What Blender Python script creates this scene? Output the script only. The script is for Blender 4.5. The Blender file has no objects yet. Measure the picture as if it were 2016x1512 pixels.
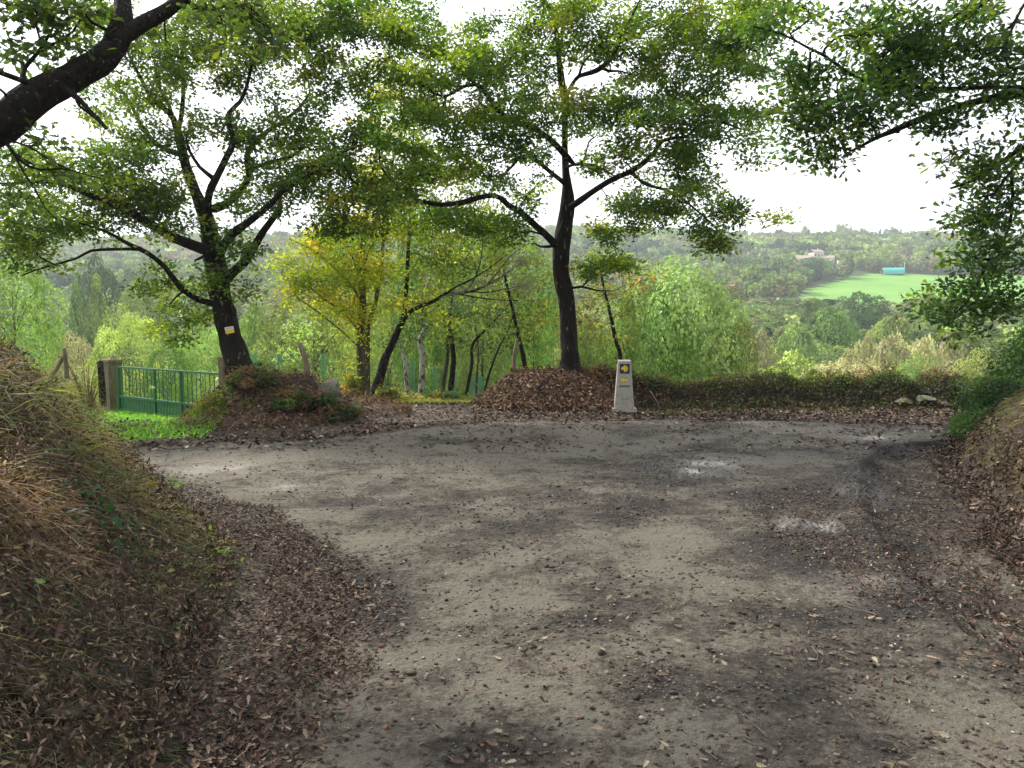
import bpy, bmesh, math, random
import numpy as np
from mathutils import Vector, Matrix
rng = np.random.default_rng(7); random.seed(7)
R_ = math.radians
SC = bpy.context.scene
COL = SC.collection
# ---------------------------------------------------------------- camera, sky, sun, exposure
F_PX = 1456.0; CAM_H = 1.65; PITCH = math.atan(116 / F_PX)
cam_d = bpy.data.cameras.new("camera"); cam = bpy.data.objects.new("camera", cam_d); COL.objects.link(cam)
cam.location = (0, 0, CAM_H); cam.rotation_euler = (R_(90) - PITCH, 0, 0)
cam_d.sensor_width = 36; cam_d.lens = 36 * F_PX / 2016; cam_d.clip_start = 0.05; cam_d.clip_end = 8000
SC.camera = cam
SUN_EL, SUN_AZ = 42.0, -48.0           # azimuth measured from +Y towards +X
w = bpy.data.worlds.new("World"); SC.world = w; w.use_nodes = True
nt = w.node_tree; nt.nodes.clear()
wo = nt.nodes.new('ShaderNodeOutputWorld'); bg = nt.nodes.new('ShaderNodeBackground'); bg.inputs['Strength'].default_value = 0.12
sky = nt.nodes.new('ShaderNodeTexSky'); sky.sky_type = 'NISHITA'; sky.sun_disc = False
sky.sun_elevation = R_(SUN_EL); sky.sun_rotation = R_(SUN_AZ); sky.air_density = 1.2; sky.dust_density = 3.0
tc = nt.nodes.new('ShaderNodeTexCoord'); mp = nt.nodes.new('ShaderNodeMapping'); mp.inputs['Scale'].default_value = (1, 1, 2.5)
nz = nt.nodes.new('ShaderNodeTexNoise'); nz.inputs['Scale'].default_value = 2.2; nz.inputs['Detail'].default_value = 6
cr = nt.nodes.new('ShaderNodeMapRange'); cr.inputs[1].default_value = 0.25; cr.inputs[2].default_value = 0.6; cr.inputs[3].default_value = 0.72; cr.inputs[4].default_value = 1.0
mx = nt.nodes.new('ShaderNodeMix'); mx.data_type = 'RGBA'
mx.inputs['B'].default_value = (13.2, 13.4, 14.0, 1)     # sunlit high cloud, in the sky texture's own units
vm = nt.nodes.new('ShaderNodeVectorMath'); vm.operation = 'DOT_PRODUCT'      # the cloud sheet is brighter round the sun, greyer behind
vm.inputs[1].default_value = (math.sin(R_(SUN_AZ * .5)) * math.cos(R_(30)), math.cos(R_(SUN_AZ * .5)) * math.cos(R_(30)), math.sin(R_(30)))
br = nt.nodes.new('ShaderNodeMapRange'); br.inputs[1].default_value = -.6; br.inputs[2].default_value = .8; br.inputs[3].default_value = .36; br.inputs[4].default_value = 1.02
vs_m = nt.nodes.new('ShaderNodeVectorMath'); vs_m.operation = 'SCALE'
L = nt.links.new
L(tc.outputs['Generated'], mp.inputs['Vector']); L(mp.outputs['Vector'], nz.inputs['Vector']); L(nz.outputs['Fac'], cr.inputs[0])
L(tc.outputs['Generated'], vm.inputs[0]); L(vm.outputs['Value'], br.inputs[0]); vs_m.inputs[0].default_value = (13.2, 13.4, 14.0); L(br.outputs[0], vs_m.inputs['Scale']); L(vs_m.outputs[0], mx.inputs['B'])
L(cr.outputs[0], mx.inputs['Factor']); L(sky.outputs['Color'], mx.inputs['A']); L(mx.outputs['Result'], bg.inputs['Color']); L(bg.outputs[0], wo.inputs[0])
sd = bpy.data.lights.new("sun", 'SUN'); sd.energy = 4.8; sd.angle = R_(5.0); sd.color = (1.0, 0.93, 0.8)
sun = bpy.data.objects.new("sun", sd); COL.objects.link(sun)
sv = Vector((math.sin(R_(SUN_AZ)) * math.cos(R_(SUN_EL)), math.cos(R_(SUN_AZ)) * math.cos(R_(SUN_EL)), math.sin(R_(SUN_EL))))
sun.rotation_euler = sv.to_track_quat('Z', 'Y').to_euler(); sun.location = (0, 0, 40)
SC.view_settings.view_transform = 'Standard'; SC.view_settings.look = 'None'; SC.view_settings.exposure = 0.4; SC.view_settings.gamma = 1
cy = SC.cycles; cy.max_bounces = 6; cy.diffuse_bounces = 3; cy.glossy_bounces = 2; cy.transmission_bounces = 4; cy.volume_bounces = 0
cy.transparent_max_bounces = 4; cy.caustics_reflective = False; cy.caustics_refractive = False; cy.use_denoising = True

# ---------------------------------------------------------------- picture geometry -> world
CT, ST = math.cos(PITCH), math.sin(PITCH)
def ray(px, py):
    a = (np.asarray(px, float) - 1008) / F_PX; b = (756 - np.asarray(py, float)) / F_PX
    return a, CT + b * ST, -ST + b * CT
def P(px, py, Y):
    a, dy, dz = ray(px, py); s = Y / dy
    return np.stack([a * s, dy * s, CAM_H + dz * s], -1)
def G(px, py, z=0.0):
    a, dy, dz = ray(px, py); s = (z - CAM_H) / dz
    return np.stack([a * s, dy * s, CAM_H + dz * s], -1)
def proj(x, y, z=0.0):
    vz = z - CAM_H; d = y * CT - vz * ST; d = np.maximum(d, 0.3)
    return 1008 + F_PX * x / d, 756 - F_PX * (y * ST + vz * CT) / d
# ---------------------------------------------------------------- noise
def _h(ix, iy, s):
    n = (ix.astype(np.int64) * 374761393 + iy.astype(np.int64) * 668265263 + s * 1442695041) & 0x7fffffff
    n = ((n ^ (n >> 13)) * 1274126177) & 0x7fffffff
    return ((n ^ (n >> 16)) & 0xffff) / 65535.0
def vn(x, y, s=0):
    x = np.asarray(x, float); y = np.asarray(y, float)
    ix = np.floor(x); iy = np.floor(y); fx = x - ix; fy = y - iy
    fx = fx * fx * (3 - 2 * fx); fy = fy * fy * (3 - 2 * fy)
    a = _h(ix, iy, s); b = _h(ix + 1, iy, s); c = _h(ix, iy + 1, s); d = _h(ix + 1, iy + 1, s)
    return (a * (1 - fx) + b * fx) * (1 - fy) + (c * (1 - fx) + d * fx) * fy
def fbm(x, y, s=0, o=4):
    t = 0; a = .5
    for i in range(o):
        t = t + a * (vn(x, y, s + i * 17) - .5) * 2; x = x * 2.03 + 5.1; y = y * 2.03 + 3.7; a *= .5
    return t
def sst(a, b, x):
    t = np.clip((x - a) / (b - a), 0, 1); return t * t * (3 - 2 * t)
def inpoly(x, y, poly):
    r = np.zeros(np.shape(x), bool); n = len(poly)
    for i in range(n):
        x0, y0 = poly[i]; x1, y1 = poly[(i + 1) % n]
        if y0 == y1: continue
        c = ((y0 > y) != (y1 > y)) & (x < (x1 - x0) * (y - y0) / (y1 - y0) + x0); r ^= c
    return r
def dline(x, y, pl):
    d = np.full(np.shape(x), 1e9)
    for (x0, y0), (x1, y1) in zip(pl[:-1], pl[1:]):
        dx, dy = x1 - x0, y1 - y0; t = np.clip(((x - x0) * dx + (y - y0) * dy) / (dx * dx + dy * dy), 0, 1)
        d = np.minimum(d, np.hypot(x - x0 - t * dx, y - y0 - t * dy))
    return d
# ---------------------------------------------------------------- terrain shape
TL = [(-1.15, -8), (-1.15, 1.5), (-1.35, 2.8), (-1.72, 4.3), (-2.1, 5.4), (-2.9, 6.5), (-3.65, 7.4), (-4.5, 8.15), (-5.7, 8.9), (-7.6, 9.6), (-16, 10.2)]
TR = [(3.0, -8), (3.0, 1), (3.3, 3.5), (3.9, 5.3), (4.7, 7), (5.35, 8.7), (6.2, 10.1), (7.6, 11.3), (9.5, 12.1), (16, 12.8)]
PL_L = TL + [(-60, 10.6), (-60, -8)]; PL_R = TR + [(60, 12.8), (60, -8)]
YK = [13.5, 16, 19, 24, 28, 35, 50, 75, 110, 160, 220, 300, 350, 500, 700, 900, 1000, 1200, 2500]
ZK = [0, -.1, -.38, -.95, -1.6, -3.8, -8, -12, -13, -10, -4, 6, 13, 35.5, 70, 99, 103, 90, 0]
SCARP = [tuple(G(*p)[:2]) for p in [(1905, 868), (1800, 872), (1735, 885), (1700, 915), (1690, 950), (1700, 1000), (1760, 1100), (1900, 1250)]]
FAR = [tuple(G(*p)[:2]) for p in [(235, 880), (400, 870), (600, 864), (720, 852), (820, 838), (960, 828), (1250, 822), (1600, 826), (1915, 838)]]
FARX = np.array([-60, -16] + [p[0] for p in FAR] + [16, 60]); FARY = np.array([10.9, 10.9] + [p[1] for p in FAR] + [13.6, 13.6])
def bump(x, y, cx, cy, rx, ry, h, p=1.0):
    q = np.hypot((x - cx) / rx, (y - cy) / ry); return h * (1 - sst(0.25, 1.0, q ** p))
def H(x, y, fine=True):
    x = np.asarray(x, float); y = np.asarray(y, float)
    z = np.interp(y, YK, ZK)
    z = np.where(y < 13.5, 0, z)
    zl = np.interp(y, [11.3, 13, 17, 20, 26], [0, -.08, -.62, -.70, -1.25]); zl = np.where(y > 26, z - .3, zl)
    z = z + (zl - z) * sst(-4.6, -6.0, x)
    z = z - 3.2 * sst(2.5, 4.5, x) * sst(16.2, 27, y) * (1 - sst(60, 110, y))
    z = z * (1 + 0.05 * np.sin(x / 170 + 1.1) * sst(500, 800, y) + .035 * np.sin(x / 61 + .4) * sst(500, 800, y))
    z = z + 2.2 * fbm(x / 60, y / 60, 3) * sst(60, 160, y)
    dl = dline(x, y, TL); dr = dline(x, y, TR)
    il = inpoly(x, y, PL_L); ir = inpoly(x, y, PL_R)
    nb = 1 + .22 * fbm(x * 1.1, y * 1.1, 5) + .16 * fbm(x * 3.4, y * 3.4, 6, 3)
    z = z + np.where(il, 1.62 * (1 - np.exp(-(dl / np.interp(y, [4.2, 5.6], [.72, 1.15])) ** 1.45)) * nb, 0)
    z = z + np.where(ir, 1.7 * (1 - np.exp(-(dr / .95) ** 1.2)) * nb, 0)
    n2 = 1 + .45 * fbm(x * 1.6, y * 1.6, 9)
    z = z + bump(x, y, -4.25, 13.1, 1.75, 2.2, .62) * n2 + bump(x, y, -2.6, 13.6, .9, 1.1, .22) * n2
    z = z + bump(x, y, .85, 15.3, 1.9, 2.0, .66) * n2
    wl = np.exp(-((y - 15.5 - .15 * np.sin(x)) / .42) ** 4) * sst(1.4, 2.4, x) * (1 - sst(10.5, 13, x))
    z = z + .42 * wl * n2
    if fine:
        onr = (~il) & (~ir) & (y < 18)
        z = z + np.where(onr, .035 * fbm(x * .5, y * .5, 21) + .014 * fbm(x * 3.1, y * 3.1, 22) + .012 * fbm(x * 8, y * 8, 23, 4), .05 * fbm(x * 4, y * 4, 24))
        ds = dline(x, y, SCARP); side = inpoly(x, y, SCARP + [(3.3, 2), (9, 2), (9, 10.4)])
        z = z - np.where(side & ~ir, .13 * (.75 + .7 * fbm(x * 3.5, y * 3.5, 27)) * (1 - np.exp(-ds / .07)) * np.exp(-ds / 2.0), 0) + np.where(~side & ~ir & ~il, .02 * np.exp(-(ds / .18) ** 2), 0)
        # ruts pressed by wheels, right of the middle of the road
        for (a, b, c, d_) in RUTS: z = z - .05 * np.exp(-(dline(x, y, [(a, b), (c, d_)]) / .13) ** 2)
    return z
RUTS = [tuple(G(1515, 1005)[:2]) + tuple(G(1570, 1045)[:2]), tuple(G(1600, 1003)[:2]) + tuple(G(1660, 1050)[:2])]
def Hs(x, y): return float(H(np.array([x]), np.array([y]))[0])
# soft masks laid out on the ground: each is a shape on the z=0 plane
def soft(x, y, poly, jit=30, s=40):
    px, py = proj(x, y); k = np.clip((py - 640) / 300, .05, 2); t = 0
    for q in range(5):
        a = q * 1.3; o_ = (q - 2) * 16 * k
        t = t + .2 * inpoly(px + o_ + jit * k * (fbm(x * 1.5, y * 1.5, s) + .8 * fbm(x * 5, y * 5, s + 9)), py + .5 * o_ + jit * .6 * k * fbm(x * 1.9, y * 1.9, s + 5), poly)
    return t
def ell(x, y, lst):
    px, py = proj(x, y); t = 0
    for (a, b, c, d, m) in lst: t = t + m * np.exp(-(((px - a) / c) ** 2 + ((py - b) / d) ** 2))
    return t
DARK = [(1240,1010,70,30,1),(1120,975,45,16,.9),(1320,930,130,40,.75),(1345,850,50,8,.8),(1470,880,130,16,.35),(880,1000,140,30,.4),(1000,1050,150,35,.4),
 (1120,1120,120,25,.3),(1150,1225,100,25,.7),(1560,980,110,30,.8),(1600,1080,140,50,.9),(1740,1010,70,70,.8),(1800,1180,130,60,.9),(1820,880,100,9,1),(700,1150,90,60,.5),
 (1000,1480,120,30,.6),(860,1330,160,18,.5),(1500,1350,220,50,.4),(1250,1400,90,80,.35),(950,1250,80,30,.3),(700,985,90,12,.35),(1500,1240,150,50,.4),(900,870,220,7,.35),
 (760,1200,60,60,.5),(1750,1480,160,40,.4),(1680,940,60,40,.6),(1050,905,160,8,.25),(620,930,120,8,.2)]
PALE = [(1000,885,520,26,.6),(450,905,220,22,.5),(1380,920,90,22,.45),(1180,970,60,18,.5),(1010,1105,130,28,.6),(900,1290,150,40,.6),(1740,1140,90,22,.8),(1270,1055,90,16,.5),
 (640,1400,110,60,.5),(1090,1190,70,18,.4),(1650,850,220,10,.5),(1540,1025,28,12,.4),(1625,1028,35,13,.4),(1950,1240,60,30,.5),(1100,1400,120,50,.3),(1000,835,120,6,.1)]  # pale mud; far-road entry paints open-sky light, wet-spot entries paint sky sheen
LEAFL = [(330,955),(470,975),(600,1035),(700,1100),(745,1190),(700,1270),(760,1330),(640,1400),(560,1512),(430,1700),(200,1700),(330,1512),(440,1250),(450,1120),(380,1010)]
LEAFR = [(1715,890),(1905,872),(2016,1080),(2100,1300),(2016,1420),(1850,1220),(1700,1170),(1560,1080),(1470,1010),(1480,955),(1640,940)]
LEAFR2 = [(1900,860),(1930,1000),(2016,1150),(2200,1500),(2016,1330),(1850,1100),(1780,980),(1800,900)]
def litter(x, y):
    px, py = proj(x, y); d = np.zeros(np.shape(x))
    d = np.maximum(d, 1.0 * soft(x, y, LEAFL)); d = np.maximum(d, .5 * soft(x, y, LEAFR)); d = np.maximum(d, .68 * soft(x, y, LEAFR2))
    fy = np.interp(x, FARX, FARY); e = y - fy
    d = np.maximum(d, np.where((e > -.35 + .3 * fbm(x * 2, y * 2, 61)) & (y < 17.5), np.where((x > -6) & (x < -2.6) & (e > .25), .3, .9), 0))
    d = np.maximum(d, .05 + .45 * np.clip(ell(x, y, DARK) - .3, 0, 1) ** 1.0 + .12 * (fbm(x * .9, y * .9, 71) > .1))
    lx = np.interp(y, [p[1] for p in TL], [p[0] for p in TL]); d = np.maximum(d, .7 * ((x - lx < .5) & (y < 9.3)))
    return np.clip(d, 0, 1)
# ---------------------------------------------------------------- mesh helpers
def quads(name, V, Fq, mat, parent=None, cols=None, smooth=False, attrs=None):
    V = np.asarray(V, np.float32); Fq = np.asarray(Fq, np.int32)
    me = bpy.data.meshes.new(name); n = len(V); m = len(Fq); k = Fq.shape[1]
    me.vertices.add(n); me.vertices.foreach_set('co', V.ravel())
    me.loops.add(m * k); me.loops.foreach_set('vertex_index', Fq.ravel())
    me.polygons.add(m); me.polygons.foreach_set('loop_start', np.arange(0, m * k, k, dtype=np.int32))
    me.polygons.foreach_set('use_smooth', np.full(m, smooth))
    me.update(calc_edges=True)
    if cols is not None:
        a = me.attributes.new('Col', 'FLOAT_COLOR', 'FACE'); c = np.ones((m, 4), np.float32); c[:, :3] = cols; a.data.foreach_set('color', c.ravel())
    for an, av in (attrs or {}).items():
        a = me.attributes.new(an, 'FLOAT', 'POINT'); a.data.foreach_set('value', np.asarray(av, np.float32))
    if mat: me.materials.append(mat)
    o = bpy.data.objects.new(name, me); COL.objects.link(o)
    if parent: o.parent = parent
    return o
def thing(name, loc, label, cat, group=None, rotz=0):
    o = bpy.data.objects.new(name, None); COL.objects.link(o); o.location = tuple(float(v) for v in loc); o.rotation_euler = (0, 0, rotz); o.empty_display_size = .3
    return tag(o, label, cat, group)
def tag(o, label=None, cat=None, group=None, kind=None):
    if label: o['label'] = label
    if cat: o['category'] = cat
    if group: o['group'] = group
    if kind: o['kind'] = kind
    return o
class MB:
    def __init__(s): s.v = []; s.f = []; s.n = 0
    def add(s, V, Fq):
        s.v.append(np.asarray(V, float)); s.f.append(np.asarray(Fq) + s.n); s.n += len(V)
    def box(s, c, d, M=None, taper=1.0):
        h = np.array(d) / 2.0
        V = np.array([(x * (taper if z > 0 else 1), y * (taper if z > 0 else 1), z) for z in (-1, 1) for y in (-1, 1) for x in (-1, 1)]) * h
        if M is not None: V = V @ np.array(M).T
        s.add(V + np.array(c), [(0, 2, 3, 1), (4, 5, 7, 6), (0, 1, 5, 4), (2, 6, 7, 3), (0, 4, 6, 2), (1, 3, 7, 5)])
    def bar(s, a, b, r, n=6): s.tube([a, b], [r, r], n)
    def tube(s, pts, rad, n=8, lump=0, seed=0):
        V, Fq = tube(pts, rad, n, lump, seed); s.add(V, Fq)
    def build(s, name, mat, parent=None, smooth=False, cols=None):
        return quads(name, np.concatenate(s.v), np.concatenate(s.f), mat, parent, cols, smooth)
def tube(pts, rad, n=8, lump=0, seed=0):
    pts = np.asarray(pts, float); m = len(pts); rad = np.asarray(rad, float)
    T = np.gradient(pts, axis=0); T /= np.linalg.norm(T, axis=1)[:, None] + 1e-9
    ref = np.array([0, 0, 1.0]) if abs(T[0, 2]) < .9 else np.array([1.0, 0, 0])
    N = np.zeros((m, 3)); u = np.cross(T[0], ref); u /= np.linalg.norm(u)
    for i in range(m):
        u = u - T[i] * u.dot(T[i]); u /= np.linalg.norm(u) + 1e-9; N[i] = u
    B = np.cross(T, N); a = np.linspace(0, 2 * math.pi, n, endpoint=False)
    rr = rad[:, None] * np.ones(n)
    if lump: rr = rr * (1 + lump * (fbm(np.cos(a)[None] * 1.3 + np.arange(m)[:, None] * .35, np.sin(a)[None] * 1.3 + np.arange(m)[:, None] * .21, 100 + seed, 3)))
    V = pts[:, None] + rr[..., None] * (np.cos(a)[None, :, None] * N[:, None] + np.sin(a)[None, :, None] * B[:, None])
    V = V.reshape(-1, 3); i = np.arange(m - 1)[:, None] * n; j = np.arange(n)[None]; k = (j + 1) % n
    Fq = np.stack([i + j, i + k, i + n + k, i + n + j], -1).reshape(-1, 4)
    c = len(V); V = np.vstack([V, pts[-1] + T[-1] * rad[-1] * .6, pts[0]])
    q = np.arange(0, n, 2); cap = np.stack([np.full(len(q), c), (m - 1) * n + q, (m - 1) * n + (q + 1) % n, (m - 1) * n + (q + 2) % n], -1)
    cap0 = np.stack([np.full(len(q), c + 1), (q + 2) % n, (q + 1) % n, q], -1)
    return V, np.vstack([Fq, cap, cap0]) if n % 2 == 0 else Fq
def catmull(pts, step):
    pts = np.asarray(pts, float); out = []
    Pp = np.vstack([2 * pts[0] - pts[1], pts, 2 * pts[-1] - pts[-2]])
    for i in range(1, len(Pp) - 2):
        p0, p1, p2, p3 = Pp[i - 1:i + 3]; n = max(2, int(np.linalg.norm((p2 - p1)[:3]) / step))
        t = np.linspace(0, 1, n, endpoint=False)[:, None]
        out.append(.5 * (2 * p1 + (p2 - p0) * t + (2 * p0 - 5 * p1 + 4 * p2 - p3) * t ** 2 + (3 * p1 - p0 - 3 * p2 + p3) * t ** 3))
    out.append(pts[-1:]); return np.vstack(out)
# leaf templates: x across, y along, z up
LEAF = (np.array([(0,0,0),(.27,.5,.07),(0,1,-.04),(-.27,.5,.07),(0,.52,0)]), np.array([(0,1,2,4),(0,4,2,3)]))
LONG = (np.array([(0,0,0),(.16,.45,.04),(0,1,-.08),(-.16,.45,.04),(0,.5,0)]), np.array([(0,1,2,4),(0,4,2,3)]))
PATCH = (np.array([(-.5,0,0),(.45,.05,.1),(.3,.95,-.05),(-.35,.8,.12)]), np.array([(0,1,2,3)]))
def _oak():
    ts = [0,.14,.24,.36,.46,.6,.7,.84,1]; ws = [.02,.1,.06,.22,.12,.3,.17,.22,.0]
    V = []; Fq = []
    for i, (t, wd) in enumerate(zip(ts, ws)): V += [(-wd, t + (.05 if i % 2 else 0), .05 * (wd / .3)), (0, t, 0), (wd, t + (.05 if i % 2 else 0), .05 * (wd / .3))]
    for i in range(8): a = i * 3; Fq += [(a, a + 1, a + 4, a + 3), (a + 1, a + 2, a + 5, a + 4)]
    return np.array(V) * (1, 1, 1), np.array(Fq)
OAK = _oak()
CURL = (lambda v, f: (np.stack([v[:, 0] * .9, v[:, 1], v[:, 2] + .35 * (v[:, 1] - .5) ** 2 + 1.6 * v[:, 0] ** 2], 1), f))(*OAK)
def frames(n, d):
    n = n / (np.linalg.norm(n, axis=1)[:, None] + 1e-9); d = d - n * (n * d).sum(1)[:, None]; d /= np.linalg.norm(d, axis=1)[:, None] + 1e-9
    return np.stack([np.cross(d, n), d, n], -1)       # columns x,y,z
def scatter(tpl, pos, nrm, dr, size, cols):
    V, Fq = tpl; M = frames(nrm, dr); n = len(pos)
    W = np.einsum('nij,kj->nki', M, V) * np.asarray(size)[:, None, None] + pos[:, None]
    FF = Fq[None] + (np.arange(n) * len(V))[:, None, None]
    return W.reshape(-1, 3), FF.reshape(-1, Fq.shape[1]), np.repeat(cols, len(Fq), 0)
def rdir(n, up=0.0, k=1.0):
    v = rng.normal(size=(n, 3)) * k; v[:, 2] += up; return v
def pal(n, cs, ws, jit=.18):
    cs = np.array(cs); i = rng.choice(len(cs), n, p=np.array(ws) / sum(ws)); return np.clip(cs[i] * np.exp(rng.normal(size=(n, 1)) * jit) * np.exp(rng.normal(size=(n, 3)) * jit * .16), 0, .95)
# ---------------------------------------------------------------- materials
def newmat(name):
    m = bpy.data.materials.new(name); m.use_nodes = True; m.node_tree.nodes.clear(); return m, m.node_tree
def nd(t, typ, **kw):
    n = t.nodes.new(typ)
    for k, v in kw.items():
        if k.startswith('i_'): n.inputs[k[2:].replace('_', ' ')].default_value = v
        else: setattr(n, k, v)
    return n
def leafmat(name, gain=(1, 1, 1), trans=.42, rnd=0.0, rough=.5, gloss=.025, tint=(1.8, 1.7, .6)):
    m, t = newmat(name); o = nd(t, 'ShaderNodeOutputMaterial'); at = nd(t, 'ShaderNodeAttribute', attribute_name='Col')
    mu = nd(t, 'ShaderNodeMix', data_type='RGBA', blend_type='MULTIPLY'); mu.inputs['Factor'].default_value = 1; mu.inputs['B'].default_value = (*gain, 1)
    t.links.new(at.outputs['Color'], mu.inputs['A']); c = mu.outputs['Result']
    if rnd:
        oi = nd(t, 'ShaderNodeObjectInfo'); hs = nd(t, 'ShaderNodeHueSaturation')
        a = nd(t, 'ShaderNodeMapRange'); a.inputs[3].default_value = .5 - .03 * rnd; a.inputs[4].default_value = .5 + .025 * rnd
        m7 = nd(t, 'ShaderNodeMath', operation='MULTIPLY'); m7.inputs[1].default_value = 7.31; fr = nd(t, 'ShaderNodeMath', operation='FRACT')
        b = nd(t, 'ShaderNodeMapRange'); b.inputs[3].default_value = 1 - .3 * rnd; b.inputs[4].default_value = 1 + .3 * rnd
        t.links.new(oi.outputs['Random'], a.inputs[0]); t.links.new(oi.outputs['Random'], m7.inputs[0]); t.links.new(m7.outputs[0], fr.inputs[0]); t.links.new(fr.outputs[0], b.inputs[0])
        t.links.new(a.outputs[0], hs.inputs['Hue']); t.links.new(b.outputs[0], hs.inputs['Value']); t.links.new(c, hs.inputs['Color']); c = hs.outputs['Color']
    d = nd(t, 'ShaderNodeBsdfDiffuse'); tr = nd(t, 'ShaderNodeBsdfTranslucent'); g = nd(t, 'ShaderNodeBsdfGlossy'); g.inputs['Roughness'].default_value = rough; g.inputs['Color'].default_value = (.8, .85, .9, 1)
    tg = nd(t, 'ShaderNodeMix', data_type='RGBA', blend_type='MULTIPLY'); tg.inputs['Factor'].default_value = 1; tg.inputs['B'].default_value = (*tint, 1)
    t.links.new(c, tg.inputs['A']); t.links.new(c, d.inputs['Color']); t.links.new(tg.outputs['Result'], tr.inputs['Color'])
    s1 = nd(t, 'ShaderNodeMixShader'); s1.inputs[0].default_value = trans; s2 = nd(t, 'ShaderNodeMixShader'); s2.inputs[0].default_value = gloss
    t.links.new(d.outputs[0], s1.inputs[1]); t.links.new(tr.outputs[0], s1.inputs[2]); t.links.new(s1.outputs[0], s2.inputs[1]); t.links.new(g.outputs[0], s2.inputs[2]); t.links.new(s2.outputs[0], o.inputs[0])
    return m
def surf(name, c1, c2, scale=4, rough=.8, bump=.3, bscale=None, c3=None, thr=(.58, .66), detail=6, metal=0, dist=.02, stretch=(1, 1, 1), coord='Object'):
    """two-tone noise surface with optional third blotch colour and bump"""
    m, t = newmat(name); o = nd(t, 'ShaderNodeOutputMaterial'); b = nd(t, 'ShaderNodeBsdfPrincipled'); b.inputs['Roughness'].default_value = rough; b.inputs['Metallic'].default_value = metal; b.inputs['Specular IOR Level'].default_value = .15 if rough > .7 else .45
    co = nd(t, 'ShaderNodeTexCoord'); mp = nd(t, 'ShaderNodeMapping'); mp.inputs['Scale'].default_value = stretch; t.links.new(co.outputs[coord], mp.inputs[0])
    n1 = nd(t, 'ShaderNodeTexNoise'); n1.inputs['Scale'].default_value = scale; n1.inputs['Detail'].default_value = detail; n1.inputs['Roughness'].default_value = .65
    r = nd(t, 'ShaderNodeValToRGB'); r.color_ramp.elements[0].position = .32; r.color_ramp.elements[1].position = .68; r.color_ramp.elements[0].color = (*c1, 1); r.color_ramp.elements[1].color = (*c2, 1)
    t.links.new(mp.outputs[0], n1.inputs['Vector']); t.links.new(n1.outputs['Fac'], r.inputs[0]); c = r.outputs[0]
    if c3:
        n2 = nd(t, 'ShaderNodeTexNoise'); n2.inputs['Scale'].default_value = scale * 1.7; n2.inputs['Detail'].default_value = 5; t.links.new(mp.outputs[0], n2.inputs['Vector'])
        k = nd(t, 'ShaderNodeMapRange'); k.inputs[1].default_value, k.inputs[2].default_value = thr; t.links.new(n2.outputs['Fac'], k.inputs[0])
        mm = nd(t, 'ShaderNodeMix', data_type='RGBA'); mm.inputs['B'].default_value = (*c3, 1); t.links.new(k.outputs[0], mm.inputs['Factor']); t.links.new(c, mm.inputs['A']); c = mm.outputs['Result']
    t.links.new(c, b.inputs['Base Color'])
    n3 = nd(t, 'ShaderNodeTexNoise'); n3.inputs['Scale'].default_value = bscale or scale * 3; n3.inputs['Detail'].default_value = 6; t.links.new(mp.outputs[0], n3.inputs['Vector'])
    bp = nd(t, 'ShaderNodeBump'); bp.inputs['Strength'].default_value = bump; bp.inputs['Distance'].default_value = dist; t.links.new(n3.outputs['Fac'], bp.inputs['Height']); t.links.new(bp.outputs[0], b.inputs['Normal'])
    t.links.new(b.outputs[0], o.inputs[0]); return m
def colmat(name, rough=.8, gloss=.2):
    m, t = newmat(name); o = nd(t, 'ShaderNodeOutputMaterial'); b = nd(t, 'ShaderNodeBsdfPrincipled'); b.inputs['Roughness'].default_value = rough; b.inputs['Specular IOR Level'].default_value = gloss
    at = nd(t, 'ShaderNodeAttribute', attribute_name='Col'); t.links.new(at.outputs['Color'], b.inputs['Base Color']); t.links.new(b.outputs[0], o.inputs[0]); return m
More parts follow.
